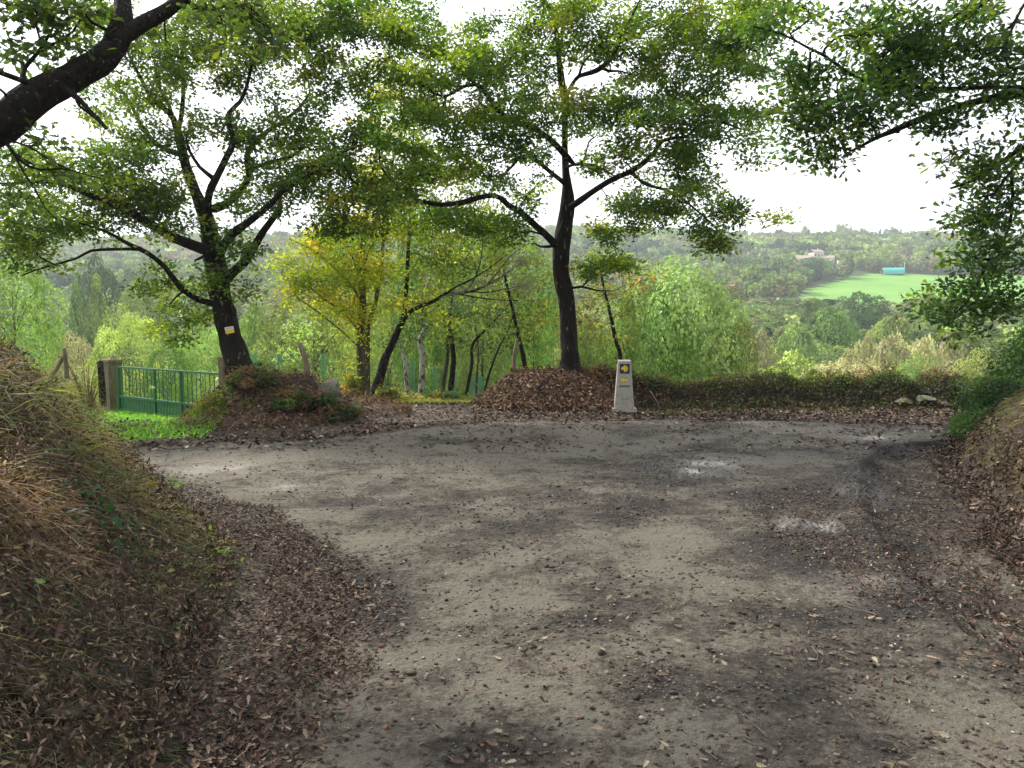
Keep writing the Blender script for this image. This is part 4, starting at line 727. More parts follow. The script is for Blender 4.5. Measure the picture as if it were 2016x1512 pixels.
# ================================================================ tree sign
sg = P(452, 650, 13.85)
root = thing('trail_board', sg, 'small tilted board, white above yellow, nailed to the leaning left oak', 'sign', rotz=R_(-8))
mb = MB(); mb.box((0, 0, 0), (.17, .012, .12), M=np.array(Matrix.Rotation(R_(-9), 3, 'Y'))); mb.build('panel', M_YELP, root)
M_WH = surf('white paint', (.7, .7, .68), (.8, .8, .78), 20, .6, .1); M_GREY = surf('grey lettering', (.12, .12, .14), (.2, .2, .22), 20, .7, .1)
RY = np.array(Matrix.Rotation(R_(-9), 3, 'Y')); mb = MB(); mb.box(RY @ np.array([0, -.008, .036]), (.168, .006, .055), M=RY); wp = mb.build('white_band', M_WH, root)
mb = MB(); 
for k in range(5): mb.box(RY @ np.array([-.05 + .024 * k, -.0125, .036]), (.014, .003, .016), M=RY)
mb.build('lettering', M_GREY, wp)
# ================================================================ green gate
M_GRN = surf('green enamel', (.015, .12, .045), (.025, .17, .07), 6, .45, .1); M_GRN2 = surf('dark green enamel sheet', (.01, .1, .045), (.015, .14, .065), 3, .5, .15)
M_GRNL = surf('sunfaded green post', (.12, .36, .17), (.2, .45, .24), 4, .6, .1)
A0 = P(232, 722, 20.0); B0 = P(440, 738, 17.0); zt = .52; dv = B0 - A0; Lg = math.hypot(dv[0], dv[1]); ang = math.atan2(dv[1], dv[0])
gb = (A0[0], A0[1], -.68); root = thing('gate', gb, 'long green metal gate of thin upright bars over a solid ribbed foot panel', 'gate', rotz=ang)
Ht = zt - gb[2]; zm = .30 * Ht + .05
mb = MB(); mb.box((Lg / 2, 0, Ht), (Lg, .05, .045)); mb.box((Lg / 2, 0, zm), (Lg, .055, .05)); mb.box((Lg / 2, 0, .06), (Lg, .05, .045))
for f in (.005, .38, .63, .995): mb.box((Lg * f, 0, Ht / 2 + .02), (.07, .065, Ht))
mb.build('gate_frame', M_GRN, root)
mb = MB(); n = 26
for k in range(1, n):
    if min(abs(k / n - .38), abs(k / n - .63)) > .015: mb.box((Lg * k / n, 0, (Ht + zm) / 2), (.016, .016, Ht - zm - .04))
mb.build('bars', M_GRN, root)
mb = MB(); n = 70
for k in range(n):
    mb.box((Lg * (k + .5) / n, .012 * (k % 2), .08 + (zm - .1) / 2), (Lg / n - .001 - .02 * (k % 2), .014, zm - .11))
mb.build('foot_panel', M_GRN2, root)
mb = MB(); mb.box((Lg * .385, -.05, Ht * .62), (.12, .04, .05)); mb.build('latch', M_WH, root)
mb = MB(); mb.bar((Lg * .41, .06, Ht * .6), (Lg * .53, .06, zm), .012); mb.build('brace', M_GRN, root)
def pillar(px, top, Y, w_, label, mat, d=None, tl=0, name='gate_pillar'):
    b = P(px, top, Y); zt = b[2]; g = Hs(b[0], Y) - .1; root = thing(name, (b[0], Y, g), label, 'pillar', 'gate pillars' if 'gate' in name else None, rotz=ang)
    h = zt - g; mb = MB(); V = []
    for q in range(9):
        t = q / 8; ww = w_ * (1 + .05 * math.sin(q * 2.1 + px)); V.append((tl * t * h, 0, t * h))
    mb.tube(V, [w_ * .68] * 9, 4, .1, int(px)); o = mb.build('post', mat, root)
    R45 = Matrix.Rotation(R_(45), 4, 'Z'); o.data.transform(R45)
    mb = MB(); mb.box((tl * h, 0, h + .03), (w_ * 1.12, w_ * 1.12, .06), taper=.93); mb.build('cap', mat, root); return root
pillar(220, 712, 20.2, .38, 'thick mossy wooden pillar at the left end of the green gate', M_POST)
pillar(441, 707, 16.95, .19, 'slim weathered pillar at the right end of the green gate, against the left oak', M_POST)
def post(pts, rad, label, mat=M_POST, group=None, name='fence_post', n=8):
    pts = np.array([P(*q) for q in pts]); b = pts[0].copy(); mb = MB(); pts = catmull(pts, .12); mb.tube(pts - b, np.linspace(rad, rad * .8, len(pts)), n, .18, int(b[0] * 10) & 31)
    o = mb.build(name, mat, smooth=True); o.location = b; return tag(o, label, 'post', group)
post([(203, 800, 18.6), (201, 760, 18.6), (197, 712, 18.6)], .09, 'dark split wooden post leaning on the mossy gate pillar', M_BARK)
post([(132, 745, 16), (130, 715, 16), (126, 686, 16)], .05, 'short upright wooden fence post above the left bank')
post([(104, 738, 16.1), (116, 718, 16.1), (125, 701, 16.1)], .045, 'slanting brace leaning against the short wooden post', name='brace_post')
post([(611, 790, 13.4), (607, 750, 13.4), (603, 712, 13.4), (590, 677, 13.4)], .062, 'crooked grey wooden post standing in the stones of the left mound')
post([(636, 790, 13.0), (630, 765, 13.0), (624, 750, 13.0)], .03, 'pale broken stake leaning on the mossy boulder')
post([(606, 746, 13.3), (622, 750, 13.2), (640, 757, 13.1)], .022, 'dark stick lying across behind the crooked post', name='stick')
# ================================================================ green mesh fence
fpts = [(500, 697, 25), (550, 697, 25.5), (636, 697, 26), (720, 700, 26.8), (812, 712, 29.5), (856, 723, 30), (895, 733, 30.6), (928, 741, 31), (961, 750, 31.5), (1000, 758, 32)]
fp_ = [P(*q) for q in fpts]; b = fp_[0].copy(); b[2] = Hs(b[0], b[1])
root = thing('mesh_fence', b, 'long green wire mesh fence running behind the trees to the right', 'fence')
for k, q in enumerate(fp_):
    z0 = min(Hs(q[0], q[1]) - .1, q[2] - 1.5); mb = MB()
    wdt = .075 if k not in (7,) else .6
    mb.box((q[0] - b[0] - .05, q[1] - b[1], (q[2] + z0) / 2 - b[2]), (.06, .06, q[2] - z0)); mb.box((q[0] - b[0] + .05, q[1] - b[1], (q[2] + z0) / 2 - b[2]), (.075, .06, q[2] - z0)); mb.build('fence_post', M_GRNL, root)
mb = MB(); q = fp_[7]; mb.box((q[0] - b[0] + .28, q[1] - b[1], q[2] - .75 - b[2]), (.42, .03, 1.5)); mb.build('sheet_panel', M_GRNL, root)
mb = MB()
for q0, q1 in zip(fp_[:-1], fp_[1:]):
    q0 = q0 - b; q1 = q1 - b; n = int(np.linalg.norm(q1 - q0) / .10)
    for t in np.linspace(0, 1, n): c = q0 + (q1 - q0) * t; mb.box((c[0], c[1], c[2] - .75), (.005, .005, 1.5))
    for dz in np.arange(0, 1.5, .15): mb.bar(q0 - [0, 0, dz], q1 - [0, 0, dz], .004, 4)
mb.build('wire_mesh', M_GRNL, root)
# ================================================================ rocks and the overgrown wall
def rock(b, s, seed, mat=M_STONE, sub=3):
    bm = bmesh.new(); bmesh.ops.create_icosphere(bm, subdivisions=sub, radius=1); r = random.Random(seed)
    pl = [Vector((r.gauss(0, 1), r.gauss(0, 1), r.gauss(0, .8))).normalized() for _ in range(9)]
    for v in bm.verts:
        c = v.co.normalized(); m = min([.72 / max(c.dot(q), .3) for q in pl] + [1.25]); c = c * m
        c *= 1 + .05 * math.sin(c.x * 9 + seed) * math.cos(c.y * 8); v.co = Vector((c.x * s[0], c.y * s[1], c.z * s[2]))
    return bm
def rock_thing(b, s, seed, label, group, rz=0, name='boulder'):
    bm = rock(b, s, seed); me = bpy.data.meshes.new(name); bm.to_mesh(me); bm.free(); me.materials.append(M_STONE); o = bpy.data.objects.new(name, me); COL.objects.link(o)
    for p in me.polygons: p.use_smooth = True
    try: me.set_sharp_from_angle(angle=R_(28))
    except Exception: pass
    o.location = tuple(b); o.rotation_euler = (0, 0, rz); return tag(o, label, 'rock', group)
for k, (px, py, Y, s, lb) in enumerate([(646, 772, 13.0, (.26, .22, .24), 'pale mossy boulder, biggest on the left mound beside the crooked post'), (622, 792, 12.8, (.14, .12, .12), 'small grey stone just below the crooked post'),
    (668, 790, 12.9, (.16, .12, .08), 'flat stone sliding off the right side of the left mound'), (560, 770, 12.9, (.2, .16, .1), 'dark stone half hidden in the top of the left mound'), (420, 792, 12.6, (.12, .12, .14), 'grey stone at the left foot of the left oak mound'),
    (600, 812, 12.2, (.1, .09, .07), 'small stone in the ivy low on the left mound'), (1823, 786, 15.0, (.26, .18, .075), 'pale flat stone lying on top of the overgrown wall'), (1780, 792, 14.9, (.19, .15, .07), 'brown stone beside the pale flat stone on the wall'), (1168, 806, 13.7, (.08, .07, .05), 'small whitish stone in the leaves left of the waymarker'),
    (1860, 796, 14.8, (.12, .12, .07), 'small stone near the right end of the overgrown wall'), (690, 806, 12.6, (.09, .08, .05), 'little loose stone at the foot of the left mound')]):
    rock_thing(P(px, py, Y), s, k + 17, lb, 'stones on the mounds and wall', rz=k * .7)
root = thing('stone_wall', (5.0, 15.5, Hs(5, 15.5) - .4), 'low dark dry stone wall overgrown with brambles and ivy along the road', 'wall')
vs, fs, n = [], [], 0; rr = random.Random(11)
for lay in range(3):
    x = 2.35
    while x < 11.5:
        s = (rr.uniform(.12, .26), rr.uniform(.13, .2), rr.uniform(.07, .12)); yy = 15.5 + .15 * math.sin(x) - .30 + .07 * lay + rr.uniform(-.04, .04); zz = -.02 + lay * .16 + rr.uniform(-.02, .02) + Hs(x, 14.7)
        bm = rock(0, s, rr.randrange(999), sub=2); V = np.array([v.co[:] for v in bm.verts]); Fz = np.array([[v.index for v in f.verts] for f in bm.faces]); bm.free()
        vs.append(V + [x - 5, yy - 15.5, zz - (Hs(5, 15.5) - .4)]); fs.append(Fz + n); n += len(V); x += s[0] * 1.75
quads('stonework', np.vstack(vs), np.vstack(fs), surf('dark dry stone', (.05, .045, .036), (.14, .125, .10), 5, .9, .7, 14, c3=(.05, .07, .025), thr=(.5, .6), dist=.03), root)
x = rng.uniform(2.3, 11.5, 26000); yy = 15.5 + .15 * np.sin(x) + rng.normal(size=26000) * .36 - .12; kk = (fbm(x * 1.2, yy * 1.2, 171) > -.25); x, yy = x[kk], yy[kk]
pp = on(x, yy) + np.stack([0 * x, 0 * x, rng.random(len(x)) ** 2 * .22 * (1 + fbm(x * 2, yy, 172))], -1) - np.array([5.0, 15.5, Hs(5, 15.5) - .4])
cc = pal(len(x), [(.025,.045,.015),(.04,.075,.02),(.055,.036,.024),(.11,.07,.045),(.09,.14,.03)], [4,3,5,3,1], .25) * np.exp(.4 * fbm(x * 1.5, yy * 1.5, 173))[:, None]
v, f, c = scatter(LEAF, pp, rdir(len(x), .7) + [0, -.5, 0], rdir(len(x)), rng.uniform(.035, .08, len(x)), cc); iv = quads('ivy', v, f, M_OAKL, root, c); iv['kind'] = 'stuff'
def bush(name, label, b, r, cs, ws, n=1500, size=.06, tpl=LEAF, stems=10, mat=M_OAKL, cat='bush', group=None, spikes=0, sc=(.05, .035, .025), fill=.0, vt=.2):
    """arching stems with leaves over a low dome"""
    root = thing(name, b, label, cat, group); mb = MB(); rx, ry, h = r
    for k in range(stems + spikes):
        a = rng.random() * 6.28; q = .5 + .5 * rng.random(); e = np.array([math.cos(a) * rx * q, math.sin(a) * ry * q, h * (.35 + .6 * rng.random())]); c = e * .5 + [0, 0, h * .75]
        if k >= stems: e = np.array([math.cos(a) * rx * 1.2, math.sin(a) * ry, h * rng.uniform(.7, 1.5)]); c = e * [.4, .4, 0] + [0, 0, h * 1.7]
        ts = np.linspace(0, 1, 7)[:, None]; pts = 2 * c * ts * (1 - ts) + e * ts ** 2 + rng.normal(size=(7, 3)) * .012
        mb.tube(pts, np.linspace(.006, .0025, 7), 4)
    mb.build('stems', BUSHSTEM, root)
    n = int(n * 2.2); k = 34; cen = rdir(k); cen[:, 2] = np.abs(cen[:, 2]); cen /= np.linalg.norm(cen, axis=1)[:, None]; cen *= np.array([rx, ry, h]) * rng.uniform(.35, .85, (k, 1))
    i = rng.integers(0, k, n); rad = min(rx, ry, h * 1.3) * rng.uniform(.22, .5, k)[i]
    dn = rdir(n); dn /= np.linalg.norm(dn, axis=1)[:, None]; pos = cen[i] + dn * rad[:, None] * rng.uniform(.6, 1.05, (n, 1)); pos[:, 2] = np.maximum(pos[:, 2], .01)
    cc = pal(k, cs, ws, vt)[i] * np.exp(rng.normal(size=(n, 1)) * .25)
    v, f, c = scatter(tpl, pos, dn + rdir(n, .5, .5), rdir(n), size * rng.uniform(.6, 1.3, n), np.clip(cc, 0, .9)); quads('foliage', v, f, mat, root, c); return root
BUSHSTEM = surf('bramble stems', (.10, .05, .035), (.2, .13, .09), 9, .9, .2)
BR = [(.045,.085,.025),(.07,.12,.03),(.12,.08,.04),(.1,.15,.04),(.16,.1,.055)]
def bp(px, py, Y): q = P(px, py, Y); return (q[0], Y, Hs(q[0], Y) - .03)
for (px, Y, r, n, s, lb, cs, ws, sp) in [
    (1290, 15.6, (.75, .5, .4), 2600, .055, 'dark bramble clump over the wall just right of the waymarker', BR, [4,3,3,1,2], 4), (1410, 15.5, (.8, .45, .4), 2600, .055, 'dense dark bramble clump, second along the wall from the waymarker', BR, [5,3,2,1,1], 4),
    (1520, 15.6, (.7, .45, .36), 2200, .055, 'bramble clump with light green shoots midway along the wall', BR + [(.2,.3,.05)], [3,3,2,2,1,3], 8), (1620, 15.7, (.7, .5, .42), 2400, .06, 'arching bramble with yellowish leaves on the wall', BR + [(.25,.3,.06)], [3,3,2,2,1,3], 14),
    (1735, 15.8, (.8, .5, .52), 2200, .06, 'loose bramble arches rising over the pale flat stone', BR, [3,4,1,3,1], 20), (1850, 15.9, (.9, .6, .62), 3600, .06, 'tall green bramble near the right end of the wall', BR, [3,4,1,4,1], 16), (1975, 15.0, (1.2, .7, .75), 5000, .06, 'broad bramble mass behind the right bank', BR, [4,4,1,3,1], 14),
    (1210, 16.3, (.7, .5, .4), 1800, .06, 'light green undergrowth directly behind the waymarker', [(.1,.18,.04),(.15,.22,.06),(.12,.12,.05)], [3,2,2], 5),
    (1165, 15.6, (.6, .4, .3), 1200, .055, 'dry brown bramble tangle between middle oak and waymarker', BR, [1,1,4,0,4], 8),
    (1045, 16.0, (.7, .5, .35), 1500, .055, 'olive tangle on the left shoulder of the brown mound', [(.12,.15,.04),(.2,.13,.06)], [2,3], 6),
    (495, 12.4, (.5, .5, .3), 2400, .05, 'ivy and bramble under the leaning left oak', BR, [2,1.5,4,.5,4], 5), (575, 12.2, (.9, .6, .24), 4200, .05, 'dark ivy spread on the front of the left mound', BR, [4,2,4,.6,3], 3), (520, 13.6, (.7, .5, .22), 2600, .055, 'leafy green growth on top of the left mound behind the oak', BR + [(.14,.2,.04)], [2,3,3,2,2,3], 8),
    (655, 12.4, (.6, .5, .24), 2400, .05, 'sparse ivy on the right tail of the left mound', BR, [3,3,2,1,3], 4), (420, 12.0, (.3, .35, .26), 800, .05, 'yellow green weeds at the left corner of the left mound', [(.25,.3,.05),(.15,.2,.04),(.3,.2,.1)], [3,3,2], 5),
    (692, 20.0, (.45, .45, .9), 1500, .08, 'yellow leafy shrub left of the yellow chestnut foot', [(.3,.28,.05),(.2,.24,.05),(.36,.22,.05)], [3,3,1.4], 4), (565, 23, (1.6, 1.0, 1.7), 5200, .1, 'green ivy hedge behind the left mound', [(.06,.13,.035),(.1,.17,.04),(.15,.22,.05)], [4,3,2], 4),
    (870, 24, (1.0, .6, .5), 1700, .09, 'dark green fern clump below the row of trunks', [(.05,.11,.03),(.09,.15,.04),(.2,.2,.05)], [3,3,1], 6), (790, 22, (.9, .5, .45), 1500, .08, 'straw coloured weeds at the crest of the path', [(.3,.26,.1),(.22,.24,.07),(.15,.18,.05)], [3,3,2], 12), (857, 23.2, (.25, .2, .3), 250, .08, 'orange bracken tuft among the row of trunks', [(.4,.24,.05),(.3,.2,.06)], [2,1], 4), (915, 24.5, (.8, .5, .35), 1000, .08, 'pale weeds behind the end of the footpath', [(.26,.28,.1),(.15,.2,.06)], [1,1], 8),
    (765, 20.6, (.6, .4, .8), 1500, .09, 'thin light green stems around the leaning tree foot', [(.2,.26,.05),(.28,.3,.07),(.12,.16,.05)], [3,2,2], 16)]:
    sp = sp // 3; bush('bramble_bush' if 'bramble' in lb else 'shrub', lb, bp(px, 760, Y), r, cs, ws, n, s, spikes=sp, group='undergrowth along the mounds and wall')
q = P(170, 745, 17.0); bush('shrub', 'grey leafless twiggy thicket above the left bank beside the gate pillar', (q[0], 17, Hs(q[0], 17)), (.75, .5, 1.15), [(.16,.14,.11),(.12,.13,.07),(.2,.17,.12)], [3,2,2], 3500, .045, LONG, 60, spikes=20)
for (px, Y, r, lb, n) in [(1985, 10.9, (.75, .7, .95), 'dark glossy green bush on the corner of the right bank', 6500), (2075, 9.6, (.7, .7, .7), 'green bush on the right bank cut by the picture edge', 4000)]:
    q = P(px, 760, Y); bush('shrub', lb, (q[0], Y, Hs(q[0], Y) - .1), r, [(.04,.10,.03),(.06,.14,.04),(.1,.2,.05)], [4,3,2], n, .055, LEAF, 16, spikes=8)
q = P(1925, 870, 10.3); bush('shrub', 'leafy green weeds trailing over the edge of the right bank', (q[0], 10.3, Hs(q[0], 10.3)), (.4, .4, .38), [(.09,.18,.04),(.06,.13,.04)], [1,1], 1200, .05, LEAF, 8)
x, y = sample(60000, -8, -1.0, 1.9, 10, lambda x, y: inL(x, y) * (x > -.8 * y - 1.0) * (fbm(x * 1.7, y * 1.7, 181) > .22) * (.25 + .75 * (H(x, y, False) < .8)), True)
v, f, c = scatter(LEAF, on(x, y) + gnormal(x, y) * rng.uniform(.01, .09, (len(x), 1)), gnormal(x, y) + rdir(len(x), .3, .45), rdir(len(x)), rng.uniform(.016, .042, len(x)), pal(len(x), [(.03,.07,.025),(.05,.1,.03),(.025,.06,.04),(.1,.15,.04)], [4,3,2,1.3], .3))
tag(quads('ivy_groundcover', v, f, M_OAKL, cols=c), 'small dark green ivy leaves creeping over the lower left bank', kind='stuff')
# small plants rooted in the left bank
for (px, py, s, n, lb, cs) in [(165, 1000, .05, 60, 'dark green ivy sprig in the middle of the left bank', [(.02,.09,.05),(.03,.12,.06)]), (120, 1050, .05, 40, 'bluish green ivy sprig low in the dry grass', [(.02,.07,.05)]), (345, 960, .05, 34, 'bright green seedling at the tip of the left bank', [(.1,.22,.04)]), (215, 1080, .045, 26, 'small ivy trail on the left bank', [(.03,.12,.05)]),
    (330, 1270, .03, 60, 'tiny pale green plant at the foot of the left bank', [(.1,.2,.12),(.08,.15,.08)]), (60, 1200, .035, 40, 'small grey green sprig at the left edge', [(.1,.18,.1)]), (420, 1105, .04, 60, 'green tuft at the nose of the left bank', [(.12,.22,.05)]), (300, 1150, .035, 30, 'light green weed halfway down the left bank', [(.14,.24,.06)])]:
    Y = 2.2
    while Y < 12:                       # walk along the sight line until the bank is met
        q = P(px, py, Y)
        if q[2] <= Hs(q[0], q[1]) + .02: break
        Y += .05
    root = thing('ivy_sprig', q, lb, 'plant', 'small plants on the left bank'); mb = MB(); m = 5
    for k in range(m):
        a = rng.random() * 6.28; mb.tube([(0, 0, -.03), (math.cos(a) * .05, math.sin(a) * .05 - .03, .05), (math.cos(a) * .1, math.sin(a) * .1 - .07, .06)], [.004, .003, .002], 4)
    mb.build('stem', BUSHSTEM, root)
    pos = rng.normal(size=(n, 3)) * [.07, .05, .055] + [0, -.06, .05]; v, f, c = scatter(LEAF, pos, rdir(n, .6) + [0, -.8, 0], rdir(n), s * rng.uniform(.6, 1.3, n), pal(n, cs, [1] * len(cs), .2)); quads('foliage', v, f, M_OAKL, root, c)
# dead root in the bottom left corner
pts = [np.array(P(-60, 1475, 2.35)), np.array(P(20, 1468, 2.3)), np.array(P(90, 1450, 2.35)), np.array(P(140, 1428, 2.45)), np.array(P(190, 1425, 2.6))]
for q in pts: q[2] = max(q[2], Hs(q[0], q[1]) + .03)
b = pts[0].copy(); mb = MB(); mb.tube(catmull(np.array(pts) - b, .03), np.linspace(.03, .018, len(catmull(np.array(pts), .03))), 10, .35, 3)
o = mb.build('fallen_branch', M_BARKL, smooth=True); o.location = b; tag(o, 'short thick dead branch lying on the left bank in the bottom left corner', 'branch')
for (a_, b_, r, lb) in [((700, 800, 12.9), (748, 812, 12.4), .018, 'thin stick at the right foot of the left mound'), ((1280, 770, 14.6), (1300, 805, 14.2), .012, 'pale stick leaning on the wall right of the waymarker')]:
    A_, B_ = P(*a_), P(*b_)
    for q in (A_, B_): q[2] = max(q[2], Hs(q[0], q[1]) + .02)
    mb = MB(); mb.tube(catmull(np.array([A_ * 0, (B_ - A_) * .5 + [0, 0, .03], B_ - A_]), .08), np.linspace(r, r * .6, len(catmull(np.array([A_ * 0, (B_ - A_) * .5 + [0, 0, .03], B_ - A_]), .08))), 6, .2); o = mb.build('stick', M_TWIG); o.location = A_; tag(o, lb, 'stick')
# ================================================================ trees of the valley
def crown_mesh(name, nf, leaf, lobes, kind, seed, cv=.22):
    """unit crown: radius .5, z 0..1, leaf patches laid over overlapping lobes"""
    g = np.random.default_rng(seed); k = lobes
    c = g.normal(size=(k, 3)); c /= np.linalg.norm(c, axis=1)[:, None]; q = g.uniform(.35, .9, (k, 1))
    if kind == 'round': c = c * q * [.38, .38, .40] + [0, 0, .56]; r = g.uniform(.13, .2, k); asp = 1.0
    elif kind == 'tall': z = g.uniform(.1, .97, k); w_ = .40 * np.sin(np.clip(z * 1.05 + .05, 0, 1) * math.pi) ** .6 * np.where(z > .5, 1 - .3 * (z - .5) * 2, 1); a = g.random(k) * 6.28; c = np.stack([np.cos(a) * w_ * .8 * np.sqrt(q[:, 0]), np.sin(a) * w_ * .8 * np.sqrt(q[:, 0]), z], 1); r = g.uniform(.08, .13, k); asp = 1.15
    else: z = g.uniform(.25, .95, k); a = g.random(k) * 6.28; c = np.stack([np.cos(a) * .4 * q[:, 0], np.sin(a) * .4 * q[:, 0], z], 1); r = g.uniform(.07, .11, k); asp = 1.5
    i = g.integers(0, k, nf * 2); d = g.normal(size=(nf * 2, 3)); d /= np.linalg.norm(d, axis=1)[:, None]
    sc_ = np.array([1, 1, asp]); p = c[i] + d * r[i][:, None] * sc_ * g.uniform(.82, 1.08, (nf * 2, 1))
    keep = np.ones(nf * 2, bool)
    for j in range(k): keep &= ~((np.linalg.norm((p - c[j]) / sc_, axis=1) < r[j] * .78) & (i != j))
    p, d, i = p[keep][:nf], d[keep][:nf], i[keep][:nf]; n = len(p)
    nn = d / sc_ + g.normal(size=(n, 3)) * .38 + [0, 0, .15]
    col = np.clip(np.exp(g.normal(size=(k, 1)) * cv)[i] * np.exp(g.normal(size=(n, 1)) * .16) * np.ones((n, 3)), .3, 2.2)
    v, f, cc = scatter(PATCH, p, nn, g.normal(size=(n, 3)), leaf * g.uniform(.6, 1.3, n), col)
    return v, f, cc
VM = {}
for nm, cgain in dict(pale=(.33, .41, .13), straw=(.44, .42, .24), mid=(.185, .27, .07), dark=(.075, .15, .055), fresh=(.245, .36, .09), sage=(.28, .38, .14), olive=(.21, .26, .09)).items():
    VM[nm] = leafmat('valley leaves ' + nm, cgain, .3, 1.0, gloss=.02, tint=(1.35, 1.5, .8))
protos = {}
for kd, cnt in (('round', 4), ('tall', 2), ('wispy', 2)):
    for s in range(cnt):
        v, f, c = crown_mesh('crown', 7500, .032 if kd == 'round' else .026, 46 if kd == 'round' else 90, kd, 40 + s * 3 + len(kd))
        if kd == 'wispy': pass
        protos[kd, s] = (v, f, c)
PM = {}
def valley_tree(px, top, wpx, Y, kind, mt, label, group, height=None, base=None):
    q = P(px, top, Y) if base is None else np.array([base[0], base[1], 0]); g = Hs(q[0], q[1]); h = (q[2] - g) if height is None else height
    wd = wpx / F_PX * Y if height is None else wpx
    h = max(h, 3.0); root = thing(VN[kind], (q[0], q[1], g - .1), label, 'tree', group); root.rotation_euler[2] = rng.random() * 6.28
    key = (kind, int(rng.integers(0, {'round': 4, 'tall': 2, 'wispy': 2}[kind])), Y < 54)
    if key not in PM:
        v, f, c = protos[key[:2]] if not key[2] else crown_mesh('crown', 30000, .0135 if kind == 'tall' else .0165, 110 if kind == 'tall' else 80, kind, 80 + key[1] * 7); o = quads('crown', v, f, VM[mt], None, c); COL.objects.unlink(o)
        mb = MB(); mb.tube([(0, 0, 0), (.012, 0, .25), (-.01, .01, .5), (.0, 0, .8)], [.022, .016, .011, .004], 6)
        for a in range(7): an = a * .9; mb.tube([(0, 0, .25 + a * .06), (math.cos(an) * .15, math.sin(an) * .15, .42 + a * .06), (math.cos(an) * .3, math.sin(an) * .3, .55 + a * .05)], [.008, .005, .002], 4)
        t = mb.build('trunk', M_TWIG if kind == 'wispy' else M_BARKL, None, smooth=True); COL.objects.unlink(t); PM[key] = (o, t)
    oc, ot = PM[key]
    c = oc.copy(); c.name = 'crown'; COL.objects.link(c); c.parent = root; c.location = (0, 0, h * .04); c.scale = (wd, wd, h * .96); c.material_slots[0].link = 'OBJECT'; c.material_slots[0].material = VM[mt]
    t = ot.copy(); t.name = 'trunk'; COL.objects.link(t); t.parent = root; t.scale = (wd * .8, wd * .8, h); return root
VN = {'round': 'broadleaf_tree', 'tall': 'willow_tree', 'wispy': 'birch_tree'}
